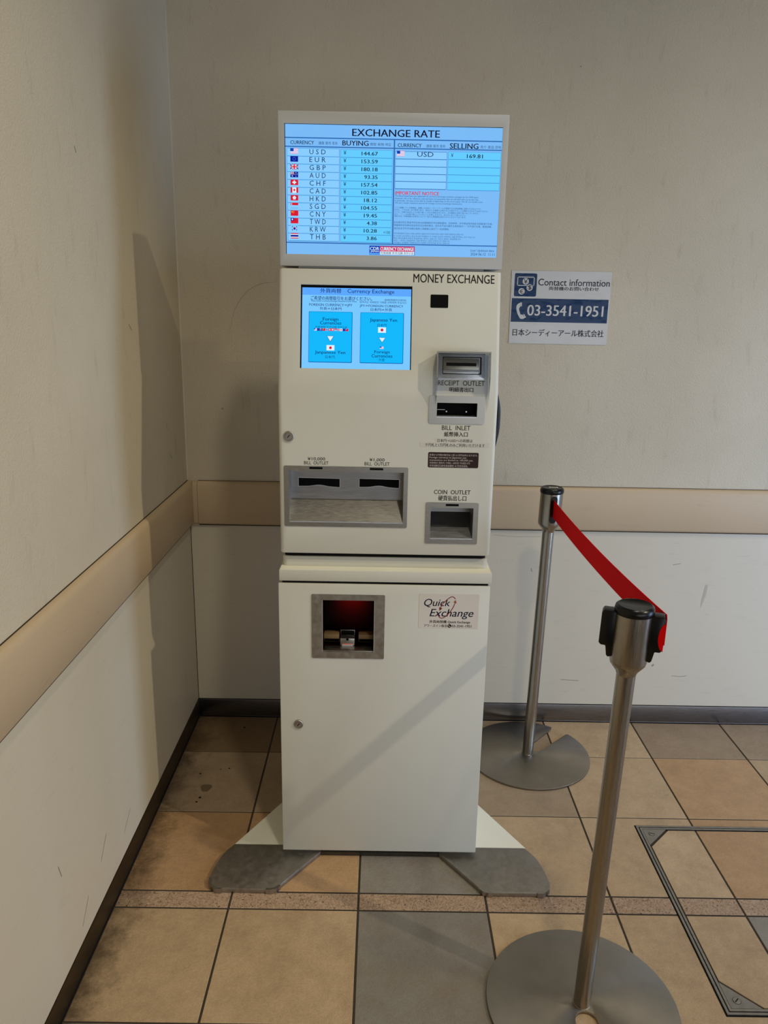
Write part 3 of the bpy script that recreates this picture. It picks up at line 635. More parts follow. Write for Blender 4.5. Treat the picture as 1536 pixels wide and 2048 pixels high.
pts = bez([(.232, .50, 1.195), (.272, .50, 1.165), (.291, .50, 1.11), (.2945, .50, 1.065), (.291, .50, 1.02), (.272, .50, .955), (.232, .50, .925)], 4)
g = G(); n_ = 10
for i, p in enumerate(pts):
    d = (pts[min(i+1, len(pts)-1)]-pts[max(0, i-1)]).normalized(); nn = Vector((d.z, 0, -d.x))
    for k in range(n_): a = 2*math.pi*k/n_; g.v.append(tuple(p+nn*.006*math.cos(a)+Vector((0, .006*math.sin(a), 0))))
for i in range(len(pts)-1):
    for k in range(n_): j = (k+1) % n_; g.f.append((i*n_+k, i*n_+j, (i+1)*n_+j, (i+1)*n_+k)); g.m.append('black_plastic')
mk('power_cable', g, mach, smooth=True, label='dark cable looping out of the right side')
# display box
a, b, c, d = R('rate_screen')
disp = mk('display_box', G().box((-.2372, .182, 1.4315), (.2362, .287, 1.7335), 'painted_grey'), mach, bevel=.0012, label='grey painted display cabinet with a slim frame')
carve(disp, [G().box((a, .17, c), (b, .190, d), 'x')])
mk('display_foot', G().box((-.20, .20, 1.4265), (.20, .285, 1.4318), 'painted_grey'), mach)

# rate display contents
COLS = {'ink': 'screen_ink', 'ink2': 'screen_ink_soft', 'red': 'screen_red', 'white': 'screen_white', 'navy': 'screen_navy', 'black': 'ink_black', 'pale': 'pale_print', 'signwhite': 'sign_white'}
def letters(surf, tf, g, lead=.0006, mats=COLS):
    for s_, body, col, x0, x1, v0, v1, bold, sh in TEXTS:
        if s_ == surf: text(g, tf, body, mats.get(col, COLS[col]), x0/1000, x1/1000, v0/1000, v1/1000, lead, bold, sh, 2 if surf in ('rate', 'touch', 'dark') else 5)
FD2 = frame((0, .1845, 0), up_, out_)
scr = mk('rate_screen', G().box((a+.0014, .1852, c), (b, .1895, d-.0008), 'screen_blue').box((a, .1853, c), (a+.0014, .1895, d), 'black_matt').box((a, .1853, d-.0008), (b, .1895, d), 'black_matt'), mach, label='bright blue screen listing exchange rates')
g = G()
def cellrows(n_, k, mat, line):
    x0, x1, v0, v1 = R(n_)
    for i in range(k):
        p, q = v1-(v1-v0)*i/k, v1-(v1-v0)*(i+1)/k
        rect(g, FD, x0, x1, q+.0006, p-.0006, .0001, mat); rect(g, FD, x0, x1, q-.0006, q+.0006, .00015, line)
    rect(g, FD, x0-.0006, x0, v0, v1, .00016, line); rect(g, FD, x1, x1+.0006, v0, v1, .00016, line); rect(g, FD, x0, x1, v1-.0004, v1+.0002, .00016, line)
cellrows('cur_cells', 12, 'screen_cell', 'screen_line_soft'); cellrows('rate_cells', 12, 'screen_cyan', 'screen_line_soft'); cellrows('cur2', 5, 'screen_cell', 'screen_line'); cellrows('rate2', 5, 'screen_cyan', 'screen_line_soft')
rect(g, FD, a+.0014, b, 1.6823, 1.6845, .0002, 'screen_line'); rect(g, FD, a+.0014, b, 1.6656, 1.6677, .0002, 'screen_line'); rect(g, FD, a+.0014, b, 1.4779, 1.4801, .0002, 'screen_line'); rect(g, FD, .0006, .0032, 1.479, 1.683, .00022, 'screen_line')
x0, x1, v0, v1 = R('logo_blue'); rect(g, FD, x0-.0006, .0494, 1.4570, 1.4757, .00018, 'screen_line'); rect(g, FD, x0, x1, v0, v1, .0003, 'screen_logoblue'); rect(g, FD, x0, x1, v0, v0+.0028, .00032, 'screen_head')
x0, x1, v0, v1 = R('logo_pink'); rect(g, FD, x0, x1, v0, v1, .0003, 'screen_pink'); rect(g, FD, x0, x1-.0005, 1.4577, v0, .0003, 'screen_white')
mk('table_grid', g, scr, flat=True, kind='stuff', label='blue table lines, cells and logo box on the screen')
g = G(); letters('rate', FD, g)
CODES = [('U S D', '144.67'), ('E U R', '153.59'), ('G B P', '180.18'), ('A U D', '93.35'), ('C H F', '157.54'), ('C A D', '102.85'), ('H K D', '18.12'), ('S G D', '104.55'), ('C N Y', '19.45'), ('T W D', '4.38'), ('K R W', '10.28'), ('T H B', '3.86')]
pitch = .01505
for i, (code, rate) in enumerate(CODES):
    z = -pitch*i
    text(g, FD, code, 'screen_ink_soft', -.1734, -.1399, 1.6523+z-.0004*i/11*8*.3, 1.6618+z, .0006, .6)
    text(g, FD, '¥', 'screen_ink_soft', -.1027, -.0972, 1.6526+z, 1.6607+z, .0006, 1)
    wd = .0334*(len(rate)-.5)/5.5
    text(g, FD, rate, 'screen_ink', -.0320-wd, -.0320, 1.6519+z, 1.6592+z, .0006, 3)
# strip the spaced-out heading font a little: letters are already placed; build
flush(); mk('lettering', g, scr, flat=True, kind='stuff', label='dark lettering and rates on the screen')
# flags
def flag(parent, tf, kind_, x0, x1, v0, v1, lead=.0004):
    g = G(); W, H = x1-x0, v1-v0; k = [0]
    def r(a, b, c, d, m): k[0] += 1; rect(g, tf, x0+a*W, x0+b*W, v0+c*H, v0+d*H, lead+k[0]*.000006, m)
    def ds(cx, cy, rr, m): k[0] += 1; disc(g, tf, x0+cx*W, v0+cy*H, rr*H, lead+k[0]*.000006, m, 14)
    def pg(pts, m): k[0] += 1; poly(g, tf, [(x0+p*W, v0+q*H) for p, q in pts], lead+k[0]*.000006, m)
    Wt, Rd, Bl, Ye, Ro = 'screen_white', 'screen_red', 'screen_flagblue', 'screen_yellow', 'screen_rose'
    def star(cx, cy, rr, m, pts=5):
        pg([(cx+(rr if i % 2 == 0 else rr*.42)*math.sin(math.pi*i/pts)*H/W, cy+(rr if i % 2 == 0 else rr*.42)*math.cos(math.pi*i/pts)) for i in range(2*pts)], m)
    def jack(a, b, c, d):
        r(a, b, c, d, Bl)
        def dg(p0, p1, t, m):
            P0, P1 = Vector(p0), Vector(p1); dd = (P1-P0).normalized(); nn = Vector((-dd.y, dd.x))*t
            pg([P0+nn*.0, P0+Vector((t, 0)) if p0[1] == c else P0+Vector((t, 0)), P1, P1-Vector((t, 0))], m)
        for m, t in ((Wt, (b-a)*.16), (Rd, (b-a)*.05)):
            pg([(a, c), (a+t, c), (b, d), (b-t, d)], m); pg([(b, c), (b-t, c), (a, d), (a+t, d)], m)
        mx, my = (a+b)/2, (c+d)/2
        for m, t in ((Wt, .16), (Rd, .09)): r(mx-(b-a)*t, mx+(b-a)*t, c, d, m); r(a, b, my-(d-c)*t, my+(d-c)*t, m)
    if kind_ == 'usd':
        r(0, 1, 0, 1, Wt)
        for i in range(0, 9, 2): r(0, 1, 1-(i+1)/9, 1-i/9, Ro)
        r(0, .43, .45, 1, 'screen_logoblue')
    elif kind_ == 'eur':
        r(0, 1, 0, 1, Bl)
        for i in range(12): star(.5+.27*math.cos(i*math.pi/6)*H/W*1.0, .5+.27*math.sin(i*math.pi/6), .06, 'screen_head')
    elif kind_ == 'gbp': jack(0, 1, 0, 1)
    elif kind_ == 'aud':
        r(0, 1, 0, 1, Bl); jack(0, .48, .5, 1); star(.24, .25, .16, Wt, 7)
        for cx, cy in ((.72, .2), (.6, .52), (.84, .58), (.72, .82)): star(cx, cy, .10, Wt, 7)
    elif kind_ == 'chf': r(0, 1, 0, 1, Rd); r(.42, .58, .16, .84, Wt); r(.25, .75, .38, .62, Wt)
    elif kind_ == 'cad':
        r(0, 1, 0, 1, Wt); r(0, .24, 0, 1, Rd); r(.76, 1, 0, 1, Rd); star(.5, .52, .34, Rd, 6); r(.485, .515, .12, .4, Rd)
    elif kind_ == 'hkd':
        r(0, 1, 0, 1, Rd)
        for i in range(5): ds(.5+.2*math.sin(i*1.2566)*H/W, .5+.2*math.cos(i*1.2566), .15, Wt)
        star(.5, .5, .08, Rd)
    elif kind_ == 'sgd': r(0, 1, 0, 1, 'screen_cell'); r(0, 1, .55, 1, Rd); ds(.2, .77, .17, Wt); ds(.25, .77, .15, Rd); r(0, 1, 0, .05, 'screen_line')
    elif kind_ == 'cny':
        r(0, 1, 0, 1, Rd); star(.2, .72, .18, Ye)
        for cx, cy in ((.36, .9), (.44, .78), (.44, .62), (.36, .5)): star(cx, cy, .07, Ye)
    elif kind_ == 'twd': r(0, 1, 0, 1, Rd); r(0, .45, .5, 1, Bl); ds(.225, .75, .15, Wt)
    elif kind_ == 'krw':
        r(0, 1, 0, 1, 'screen_cell'); ds(.5, .5, .24, Rd); ds(.5, .42, .2, Bl)
        for cx, cy, s_ in ((.22, .78, 1), (.78, .78, -1), (.22, .22, -1), (.78, .22, 1)):
            pg([(cx-.07, cy-.10*s_), (cx-.01, cy-.17*s_), (cx+.07, cy+.10*s_), (cx+.01, cy+.17*s_)], 'screen_ink')
    elif kind_ == 'thb':
        for p, q, m in ((0, .17, Rd), (.17, .33, Wt), (.33, .67, Bl), (.67, .83, Wt), (.83, 1, Rd)): r(0, 1, p, q, m)
    elif kind_ == 'jpy': r(0, 1, 0, 1, Wt); ds(.5, .5, .27, 'screen_red')
    return mk('flag', g, parent, flat=True)
for i, kk in enumerate(['usd', 'eur', 'gbp', 'aud', 'chf', 'cad', 'hkd', 'sgd', 'cny', 'twd', 'krw', 'thb']):
    flag(scr, FD, kk, -.2129-.0001*i, -.1968-.0001*i, 1.6525-pitch*i, 1.6632-pitch*i)
flag(scr, FD, 'usd', .0074, .0231, 1.6517, 1.6622)

# touch screen
a, b, c, d = R('touch_screen')
tsc = mk('touch_screen', G().box((a+.0018, c, -.0015), (b-.0012, d-.0035, .0), 'screen_touch', FT).box((a-.0012, c-.0004, -.0019), (b+.0012, d+.0020, -.0006), 'black_matt', FT), mach, label='blue touch screen with two selection buttons')
g = G(); h0 = R('touch_head'); rect(g, FT, a+.0018, b-.0012, h0[2], d-.0035, .0002, 'screen_head'); mk('heading_bar', g, tsc, flat=True)
for n_ in ('btn1', 'btn2'):
    x0, x1, v0, v1 = R(n_); g = G().prism(rrect(x0, x1, v0, v1, .0018, 2), .0001, .0003, 'button_edge', FT).prism(rrect(x0+.0008, x1-.0012, v0+.0014, v1-.0007, .0015, 2), .0003, .0005, 'screen_button', FT)
    mk('touch_button', g, tsc)
g = G(); letters('touch', FT, g, .0009)
for n_ in ('tri1', 'tri2'):
    x0, x1, v0, v1 = R(n_); poly(g, FT, [(x0-.001, v1+.0006), ((x0+x1)/2, v0-.0014), (x1+.001, v1+.0006)], .0007, 'screen_navy'); poly(g, FT, [(x0, v1), ((x0+x1)/2, v0), (x1, v1)], .0008, 'screen_white')
flush(); mk('lettering', g, tsc, flat=True, kind='stuff', label='navy lettering and arrows on the touch screen')
flag(tsc, FT, 'jpy', *R('jp1'), lead=.0008); flag(tsc, FT, 'jpy', *R('jp2'), lead=.0008); flag(tsc, FT, 'usd', *R('us2'), lead=.0008)
x0, x1, v0, v1 = R('strip'); kinds = ['usd', 'eur', 'aud', 'cny', 'krw', 'chf', 'hkd', 'sgd', 'gbp', 'jpy', 'eur', 'twd']
for i, kk in enumerate(kinds): p = x0+(x1-x0)*i/12; flag(tsc, FT, kk, p, p+(x1-x0)/12.6, v0, v1, lead=.0008)

# face lettering
FX = {'U': FU, 'L': FL}
g = G()
for s_, body, col, x0, x1, v0, v1, bold, sh in TEXTS:
    if s_ == 'face': text(g, FU if v1 < 300 else FL, body, 'ink_black', x0/1000, x1/1000, v0/1000, v1/1000, .0003, bold, sh, 3)
flush(); mk('lettering', g, mach, flat=True, kind='stuff', label='black printed lettering on the front')
# camera window
x0, x1, v0, v1 = R('camera_window'); mk('sensor_window', G().prism(rrect(x0, x1, v0, v1, .002), -.001, .0006, 'black_matt', FU), mach, label='square black sensor window')
# receipt outlet
x0, x1, v0, v1 = R('receipt_plate')
rp = mk('receipt_outlet', G().prism(rrect(x0, x1, v0, v1, .004), -.001, .0012, 'steel_bright', FU), mach, bevel=.0005, label='steel receipt outlet with a black slot')
x0, x1, v0, v1 = R('receipt_block')
mk('slot_block', G().ring(rrect(x0-.0012, x1+.002, v0-.0015, v1+.001, .001, 2), rrect(x0+.001, x1-.001, v0+.001, v1-.001, .001, 2), .0012, .0016, 'gap_black', FU).prism([(x0, v0+.008), (x1-.004, v0+.008), (x1-.004, v1-.003), (x0, v1-.003)], .0013, .006, 'steel_brushed', FU).prism([(x0, v0), (x1-.004, v0), (x1-.004, v0+.008), (x0, v0+.008)], .0013, .0045, 'steel_bright', FU), rp, bevel=.0006)
x0, x1, v0, v1 = R('receipt_slot'); mk('paper_slot', G().box((x0, v0, .0055), (x1, v1, .0064), 'black_matt', FU), rp)
# clear cover over the receipt outlet
x0, x1, v0, v1 = R('cover'); t_ = .0022; dp = .030
g = G().box((x0, v0, dp-t_), (x1, v1-.006, dp), 'acrylic', FU)
g.box((x0, v1-.0065, .0012), (x1, v1-.0065+t_, dp), 'acrylic', FU)
for xx in (x0, x1-t_):
    pts = [(v1-.006, .0012), (v1-.006, dp), (v0, dp), (-.028, .0012)]
    n0 = len(g.v); g.v += [FU(xx, p, q) for p, q in pts]+[FU(xx+t_, p, q) for p, q in pts]
    g.f += [tuple(n0+i for i in (3, 2, 1, 0)), tuple(n0+4+i for i in range(4))]+[(n0+i, n0+(i+1) % 4, n0+4+(i+1) % 4, n0+4+i) for i in range(4)]; g.m += ['acrylic']*6
for p, q in (((x0-.0005, v1-.0075), (x1+.0005, v1-.0035)), ((x0-.0004, v0), (x0+.0022, v1-.005)), ((x1-.0022, v0), (x1+.0004, v1-.005))):
    g.box((p[0], p[1], dp-.0015), (q[0], q[1], dp+.0005), 'acrylic_edge', FU)
mk('clear_cover', g, mach, label='clear acrylic cover with tapering sides')
# bill inlet
x0, x1, v0, v1 = R('inlet'); i0, i1, j0, j1 = R('inlet_hole')
bi = mk('bill_inlet', G().ring(rrect(x0, x1, v0, v1, .005), rrect(i0, i1, j0, j1, .0008), -.001, .0014, 'steel_brushed', FL), mach, label='steel bill inlet frame')
g = G().box((i0-.001, j0-.001, -.055), (i1+.001, j1+.001, -.05), 'black_matt', FL)
for p, q in (((i0-.0014, j0-.001), (i0, j1+.001)), ((i1, j0-.001), (i1+.0014, j1+.001)), ((i0, j1), (i1, j1+.0014))): g.box((p[0], p[1], -.055), (q[0], q[1], -.0012), 'black_matt', FL)
mk('inlet_recess', g, bi); mk('inlet_lip', G().box((i0, j0-.001, -.05), (i1, j0+.0016, .0012), 'steel_bright', FL), bi)
g = G()
for cx in (.128, .172): disc(g, FL, cx, j0+.009, .0016, -.0295, 'steel_bright', 10)
g.box((i0+.003, j0+.0125, -.0305), (i0+.020, j0+.0133, -.030), 'steel_bright', FL); g.box((i0, j0, -.0320), (i1, j1, -.0306), 'black_matt', FL); mk('note_guide', g, bi)
# bill outlet
def recess(parent, n_, dep, tray_v, mat_b, mat_t, thick=.0013):
    i0, i1, j0, j1 = R(n_)
    g = G().box((i0-.001, tray_v, -dep-.002), (i1+.001, j1+.001, -dep), mat_b, FL); mk('back_panel', g, parent)
    g = G()
    for p, q in (((i0-thick, j0), (i0, j1)), ((i1, j0), (i1+thick, j1)), ((i0, j1), (i1, j1+thick))): g.box((p[0], p[1], -dep), (q[0], q[1], -.0012), mat_b, FL)
    mk('side_wall', g, parent)
    g = G(); n0 = 0
    for w_, v_ in ((-.0005, j0+.001), (-dep, tray_v)): g.v += [FL(i0, v_, w_), FL(i1, v_, w_), FL(i1, v_-.0015, w_), FL(i0, v_-.0015, w_)]
    g.f = [(0, 1, 5, 4), (3, 2, 1, 0), (4, 5, 6, 7), (2, 3, 7, 6), (0, 4, 7, 3), (1, 2, 6, 5)]; g.m = [mat_t]*6
    mk('tray', g, parent); mk('tray_lip', G().box((i0, j0-.0012, -.003), (i1, j0+.0012, .0017), 'steel_bright', FL), parent)
x0, x1, v0, v1 = R('outlet'); i0, i1, j0, j1 = R('outlet_hole')
bo = mk('bill_outlet', G().ring(rrect(x0, x1, v0, v1, .003), rrect(i0, i1, j0, j1, .0006), -.001, .0016, 'steel_brushed', FL), mach, bevel=0, label='wide steel bill outlet with two slots')
recess(bo, 'outlet_hole', .045, .922, 'steel_inner', 'steel_brushed')
for xa, xb in ((-.2015, -.108), (-.063, .0275)):
    pts = [(xa, .9705), (xa, .9515)]+[tuple(p) for p in bez([(xa, .9515), (xa+.25*(xb-xa), .9520), ((xa+xb)/2, .9550), (xb-.25*(xb-xa), .9515), (xb, .950)], 3)][1:]+[(xb, .9695)]
    mk('note_slot', G().ring([(p+(.0012 if p > (xa+xb)/2 else -.0012), q+(.0012 if q > .96 else -.0012)) for p, q in pts], pts, -.0455, -.0442, 'steel_bright', FL).prism(pts, -.0458, -.0446, 'black_matt', FL), bo)
for n_, par in (('ind1', bo), ('ind2', bo)):
    p, q, r_, s_ = R(n_); mk('indicator', G().box((p, r_, .0012), (q, s_, .0021), 'black_matt', FL), par)
# coin outlet
x0, x1, v0, v1 = R('coin'); i0, i1, j0, j1 = R('coin_hole')
cn = mk('coin_outlet', G().ring(rrect(x0, x1, v0, v1, .003), rrect(i0, i1, j0, j1, .0006), -.001, .0016, 'steel_brushed', FL), mach, label='square steel coin outlet')
recess(cn, 'coin_hole', .07, .890, 'steel_inner', 'steel_inner')
p, q, r_, s_ = R('ind3'); mk('indicator', G().box((p, r_, .0012), (q, s_, .0021), 'black_matt', FL), cn)
# stickers
def sticker(name, tf, n_, mat, surf, r=.001, label=None, mats=COLS, th=.0003):
    x0, x1, v0, v1 = R(n_); o = mk(name, G().prism(rrect(x0, x1, v0, v1, r, 3), -.0002, th, mat, tf), mach, label=label)
    g = G(); letters(surf, tf, g, th+.00012, mats); return o, g
for a_ in (('sticker', FL, 'st1', 'sticker_clear', 'st1', .001, 'narrow clear label strip, upper of two'), ('sticker', FL, 'st2', 'sticker_clear', 'st2', .001, 'wide clear label strip, lower of two'), ('sticker', FL, 'dark', 'sticker_brown', 'dark', .003, 'dark brown sticker with white text')):
    o, g = sticker(*a_); flush(); mk('lettering', g, o, flat=True, kind='stuff')
o, g = sticker('sticker', FC, 'qstick', 'sticker_white', 'qs', .001, 'white logo sticker on the cabinet door', {**COLS, 'navy': 'ink_navy'})
flush(); mk('lettering', g, o, flat=True, kind='stuff')
mm = lambda n_: [(p/1000, q/1000) for p, q in Q[n_]]
g = G(); stroke(g, FC, bez(mm('arc1')), .0018, .0005, 'arrow_red'); stroke(g, FC, bez(mm('arc2')), .0018, .0005, 'arrow_red'); poly(g, FC, mm('tip1'), .00056, 'arrow_red'); poly(g, FC, mm('tip2'), .00056, 'arrow_brown')
p, q, r_, s_ = R('qcirc'); cx, cy = (p+q)/2, (r_+s_)/2; disc(g, FC, cx, cy, .0044, .0006, 'ink_black'); stroke(g, FC, bez([(cx-.0018, cy+.002), (cx-.0016, cy-.0002), (cx+.0018, cy-.0022)], 4), .0012, .0008, 'sticker_white')
mk('arrow_loop', g, o, flat=True, label='red loop of two arrows')
# key locks
for tf, n_ in ((FL, 'lock1'), (FC, 'lock2')):
    p, q, r_, s_ = R(n_); cx, cy = (p+q)/2, (r_+s_)/2
    def lf(x, y, z, cx=cx, cy=cy, tf=tf): return tf(cx+x, cy+y, z)
    g = G(); lathe(g, [(.0112, -.001), (.0112, .003), (.0100, .0042), (.0082, .0042), (.0078, .0034), (.0078, .0040), (.0, .0040)], 'steel_dull', lf, 28, caps=False)
    lk = mk('key_lock', g, mach, smooth=True, angle=30)
    g = G(); ca, sa = math.cos(.9), math.sin(.9); g.box((-.0042, -.0008, .0038), (.0042, .0008, .0046), 'black_matt', lambda x, y, z: lf(ca*x-sa*y, sa*x+ca*y, z)); mk('keyhole', g, lk)
# document reader
x0, x1, v0, v1 = R('doc'); i0, i1, j0, j1 = R('doc_hole')
dr = mk('document_reader', G().ring(rrect(x0, x1, v0, v1, .003), rrect(i0, i1, j0, j1, .0006), -.001, .0018, 'steel_dull', FC), mach, label='steel framed document reader with a red glow')
D0 = .10
g = G().box((i0, j0, -D0-.002), (i1, j1, -D0), 'dark_red_glass', FC)
for p, q in (((i0-.0012, j0), (i0, j1)), ((i1, j0), (i1+.0012, j1)), ((i0, j1), (i1, j1+.0012)), ((i0, j0-.0012), (i1, j0))): g.box((p[0], p[1], -D0), (q[0], q[1], -.0012), 'dark_red_glass', FC)
mk('reader_recess', g, dr)
mk('side_edge', G().box((i0-.0004, j0, -.004), (i0+.0006, j1, .002), 'steel_bright', FC), dr)
mk('side_edge', G().box((i1-.0006, j0, -.004), (i1+.0004, j1, .002), 'steel_bright', FC), dr)
mk('tray', G().prism([(i0+.001, -.001), (i1-.001, -.001), (i1-.003, -.028), (i0+.004, -.028)], j0-.0002, j0+.0022, 'steel_brushed', lambda x, y, z: FC(x, z, y)), dr, bevel=.0005)
for p, q in ((i0+.0006, i0+.037), (i1-.037, i1-.0006)):
    mk('side_guide', G().box((p, j0+.017, -.060), (q, j0+.028, -.034), 'brass_block', FC).box((p, j0+.002, -.060), (q, j0+.017, -.050), 'black_matt', FC), dr, bevel=.0012)
mx_ = (i0+i1)/2-.003
mk('centre_plate', G().box((mx_-.017, j0+.002, -.046), (mx_+.017, j0+.021, -.0285), 'steel_brushed', FC).box((mx_-.017, j0+.0215, -.056), (mx_+.017, j0+.036, -.044), 'black_matt', FC), dr, bevel=.001)
g = G(); disc(g, FC, mx_, j0+.0185, .0032, -.0280, 'black_matt', 14); mk('sensor_hole', g, dr, flat=True)
g = G().box((mx_-.013, j0+.002, -.0285), (mx_+.013, j0+.0062, -.0262), 'steel_bright', FC)
for i in range(6): g.box((mx_-.010+i*.0038, j0+.0062, -.0275), (mx_-.0085+i*.0038, j0+.0066, -.0265), 'led_red', FC)
mk('contact_strip', g, dr)
mk('reader_lamp', G().box((mx_+.006, j1-.0012, -.035), (mx_+.014, j1-.0006, -.02), 'led_red', FC), dr, label='small red lamp in the reader roof')
lo_ = lamp('reader_glow', 'SPOT', FC(mx_+.008, j1-.008, -D0+.045), FC(mx_+.008, j1-.034, -D0), 1.1, (1, .015, .015), .003, cone=math.radians(95), blend=1.0)

# ------------------------------------------------------------------ notice on the wall
sx0, sx1, sv0, sv1 = R('sign')
sign = mk('wall_notice', G().prism([(.3588, 1.4602), (.3612, 1.253), (.6535, 1.2524), (.652, 1.4612)], 0, .0008, 'sign_white', FW), label='laminated contact notice with a blue phone number bar taped to the wall', cat='notice')
g = G()
x0, x1, v0, v1 = R('icon'); poly(g, FW, rrect(x0, x1, v0, v1, .004, 3), .0010, 'sign_blue')
x0, x1, v0, v1 = R('bar'); poly(g, FW, [(x0-.0005, v1), (x0-.0005, v0), (x1, v0), (x1, v1)], .0010, 'sign_blue')
x0, x1, v0, v1 = R('note')
for r_ in ((x0, x1, v1-.0022, v1), (x0, x1, v0, v0+.0022), (x0, x0+.0022, v0, v1), (x1-.0022, x1, v0, v1)): rect(g, FW, *r_, .00104, 'sign_white')
for n_ in ('c1', 'c2', 'c3'):
    p, q, r_, s_ = R(n_); disc(g, FW, (p+q)/2, (r_+s_)/2, .0104, .00108, 'sign_blue', 24); disc(g, FW, (p+q)/2, (r_+s_)/2, .0092, .00115, 'sign_white', 24)
ph = mm('phone')
outer = bez([(.3892, 1.3705), (.3795, 1.364), (.3783, 1.352), (.3830, 1.337), (.3915, 1.3245), (.4015, 1.324)], 4); inner_ = bez([(.4052, 1.3278), (.3965, 1.3365), (.3925, 1.3355), (.3880, 1.3450), (.3862, 1.3530), (.3892, 1.3580)], 3)
poly(g, FW, [tuple(p) for p in outer]+[tuple(p) for p in inner_], .00105, 'sign_white'); poly(g, FW, mm('ear'), .00105, 'sign_white'); poly(g, FW, mm('mouth'), .00105, 'sign_white')
mk('printed_panel', g, sign, flat=True, label='dark blue printed blocks, banknote and handset')
g = G(); letters('sign', FW, g, .0012, {**COLS, 'navy': 'ink_navy'}); flush(); mk('lettering', g, sign, flat=True, kind='stuff')
n = N('tape'); tr = n.n('ShaderNodeBsdfTransparent'); gl = n.n('ShaderNodeBsdfGlossy'); gl.inputs['Roughness'].default_value = .18; mx = n.n('ShaderNodeMixShader'); mx.inputs[0].default_value = .006
n.l(tr.outputs[0], mx.inputs[1]); n.l(gl.outputs[0], mx.inputs[2]); bp_ = n.n('ShaderNodeBump'); bp_.inputs['Strength'].default_value = .9; bp_.inputs['Distance'].default_value = .004
n.l(n.noise(26, 2, n.coords((1, 1, 1))), bp_.inputs['Height']); n.l(bp_.outputs[0], gl.inputs['Normal']); n.l(mx.outputs[0], n.out.inputs[0]); M['tape'] = n.m
mk('laminate_sheet', G().prism([(.3565, 1.4622), (.359, 1.2505), (.6555, 1.250), (.6545, 1.4632)], .0014, .0016, 'tape', FW), sign, label='clear glossy sheet over the print')

# ------------------------------------------------------------------ belt stanchions
def stanchion(name, x, y, tilt, notch, label, slots):
    root = empty(name, (x, y, 0), label=label, cat='stanchion')
    def tf(px, py, z): return (x+px+tilt[0]*z, y+py+tilt[1]*z, z)
    # base disc with a keyhole-shaped notch
    ca, sa = math.cos(notch), math.sin(notch); Rr = .190
    pts = []
    a1 = math.asin(.031/Rr)
    for i in range(73): a = a1+(2*math.pi-2*a1)*i/72; pts.append((Rr*math.cos(a), Rr*math.sin(a)))
    pts += [(Rr-.012, -.026)]+[(.060, -.0225)]+[(.0405-.0215*math.sin(t), -.0215*math.cos(t)) for t in [math.pi*k/10 for k in range(11)]]+[(.060, .0225), (Rr-.012, .026)]
    pts = [(ca*p-sa*q, sa*p+ca*q) for p, q in pts]
    g = G(); n_ = len(pts); nodes = [(x+p, y+q) for p, q in pts]
    for z in (.0015, .0075): g.v += [(p, q, z) for p, q in nodes]
    bm = bmesh.new()
    g.f = [tuple(range(n_, 2*n_)), tuple(range(n_-1, -1, -1))]+[(i, (i+1) % n_, n_+(i+1) % n_, n_+i) for i in range(n_)]; g.m = ['steel_disc']*len(g.f)
    bm.free(); mk('base', g, root, bevel=.0012, seg=2, label='round brushed steel base with a notch')
    g = G(); lathe(g, [(.0172, .0076), (.0172, .0088), (.0167, .0092), (.0167, .731)], 'steel_long', tf, 40); mk('pole', g, root, smooth=True, angle=30)
    g = G(); lathe(g, [(.0167, .730), (.019, .737), (.026, .746), (.0305, .752), (.0318, .758), (.0318, .8455)], 'steel_long', tf, 48); head = mk('belt_head', g, root, smooth=True, angle=40)
    g = G(); lathe(g, [(.0322, .8456), (.0336, .848), (.0338, .853), (.0325, .8585), (.0285, .8615), (.0280, .8608), (.001, .8612)], 'black_plastic', tf, 48); cap = mk('cap', g, root, smooth=True, angle=60, label='glossy black plastic cap')
    for ang in slots:
        c_, s__ = math.cos(ang), math.sin(ang)
        def sf(u, v, w_): return tf(c_*w_-s__*u, s__*w_+c_*u, v)
        g = G().prism(rrect(-.0095, .0095, .763, .842, .009, 4), .028, .0335, 'black_plastic', sf); mk('belt_slot', g, head)
    return root, tf, head, cap
far, ftf, fhead, fcap = stanchion('belt_stanchion', .461, .604, (.0175, 0), math.radians(46), 'steel belt stanchion near the back wall with a white tag on its cap', [math.radians(-88)])
g = G(); g.box((-.010, -.008, .8614), (.016, .004, .8619), 'sticker_white', ftf); g.box((-.006, -.005, .8619), (.012, .001, .86195), 'scuff', ftf); mk('cap_tag', g, fcap, label='small white tag')
near, ntf, nhead, ncap = stanchion('belt_stanchion', .4063, -.3008, (.0256, 0), math.radians(-90), 'steel belt stanchion in front with black clips on both sides of its head', [])
AX = math.radians(-19)
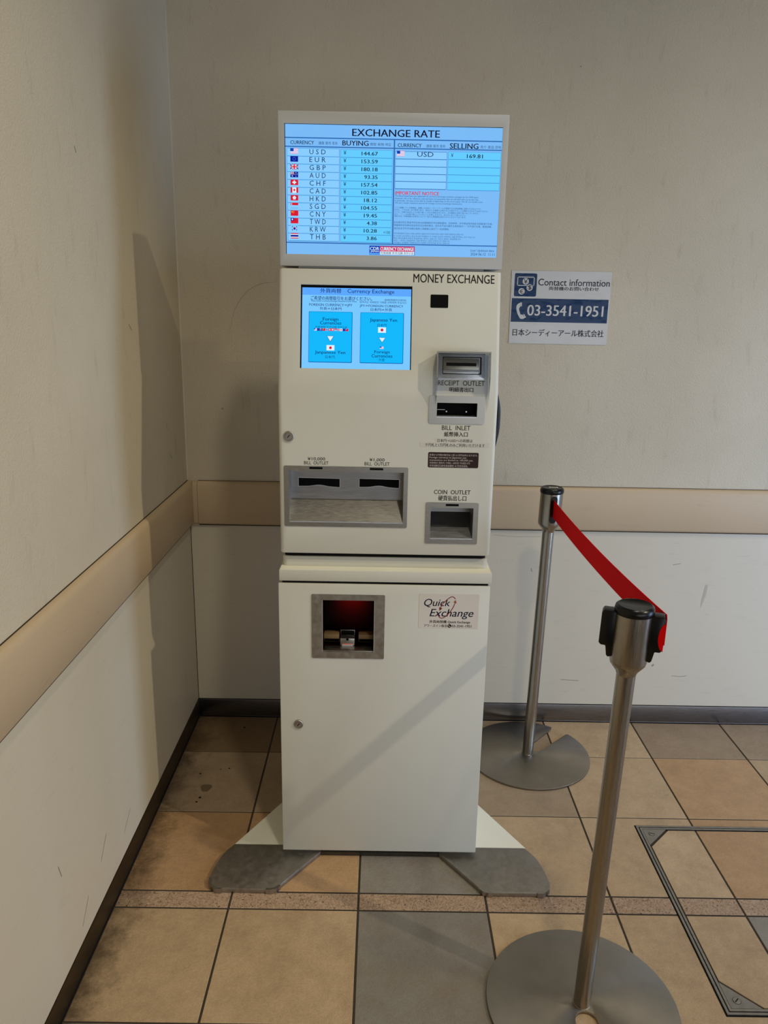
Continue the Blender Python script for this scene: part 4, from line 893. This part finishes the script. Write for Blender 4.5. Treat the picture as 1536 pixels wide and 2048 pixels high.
for s_, nm in ((1, 'belt_clip'), (-1, 'belt_clip')):
    c_, q_ = s_*math.cos(AX), s_*math.sin(AX)
    def cf(u, v, w_): return ntf(c_*w_-q_*u, q_*w_+c_*u, v)
    g = G()
    def slabp(pts, u0, u1, mat='black_plastic'):
        n0 = len(g.v); k = len(pts); g.v += [cf(u0, v, w_) for w_, v in pts]+[cf(u1, v, w_) for w_, v in pts]
        g.f += [tuple(n0+i for i in range(k-1, -1, -1)), tuple(n0+k+i for i in range(k))]+[(n0+i, n0+(i+1) % k, n0+k+(i+1) % k, n0+k+i) for i in range(k)]; g.m += [mat]*(k+2)
    slabp([(.028, .848), (.050, .848), (.053, .843), (.053, .787), (.049, .783), (.041, .783), (.038, .765), (.035, .762), (.028, .764)], -.012, .012)
    mk(nm, g, near, bevel=.0015)
    if s_ == 1:
        g = G(); slabp([(.0535, .838)]+[(.0535-.010*math.sin(math.pi*k/10), .812+.025*math.cos(math.pi*k/10)) for k in range(1, 10)]+[(.0535, .786)], -.0128, -.0118, 'belt_red'); mk('belt_fold', g, near)
# red belt from the far post's slot to the right-hand clip of the near post
p0 = Vector(ftf(.0015, -.034, 0)); p0.z = 0
c_, q_ = math.cos(AX), math.sin(AX); e0 = Vector(ntf(c_*.0545-q_*.010, q_*.0545+c_*.010, 0)); e1 = Vector(ntf(c_*.0545+q_*.010, q_*.0545-c_*.010, 0))
kx = .0256*.8
path = [(p0.x+.0175*.8, p0.y, .806), ]
NB = 26
st = Vector((p0.x+.014, p0.y, .806)); en = Vector((e0.x+kx, e0.y, .822))
pts = []
for i in range(NB+1):
    t = i/NB; p = st.lerp(en, t); p.z -= .030*t*(1-t)*1.4; pts.append(p)
pts.append(Vector((e1.x+kx, e1.y, .822)))
g = G(); hw = .0245; th = .0007
for i, p in enumerate(pts):
    d = (pts[min(i+1, len(pts)-1)]-pts[max(i-1, 0)]); d.z = 0; d.normalize(); nn = Vector((-d.y, d.x, 0))*th
    for a_ in (p+nn+Vector((0, 0, hw)), p-nn+Vector((0, 0, hw)), p-nn-Vector((0, 0, hw)), p+nn-Vector((0, 0, hw))): g.v.append(tuple(a_))
for i in range(len(pts)-1):
    for k in range(4): g.f.append((4*i+k, 4*i+(k+1) % 4, 4*i+4+(k+1) % 4, 4*i+4+k)); g.m.append('belt_red')
e = 4*(len(pts)-1); g.f += [(0, 1, 2, 3), (e+3, e+2, e+1, e)]; g.m += ['belt_red']*2
mk('belt', g, far, smooth=True, label='red retractable belt')
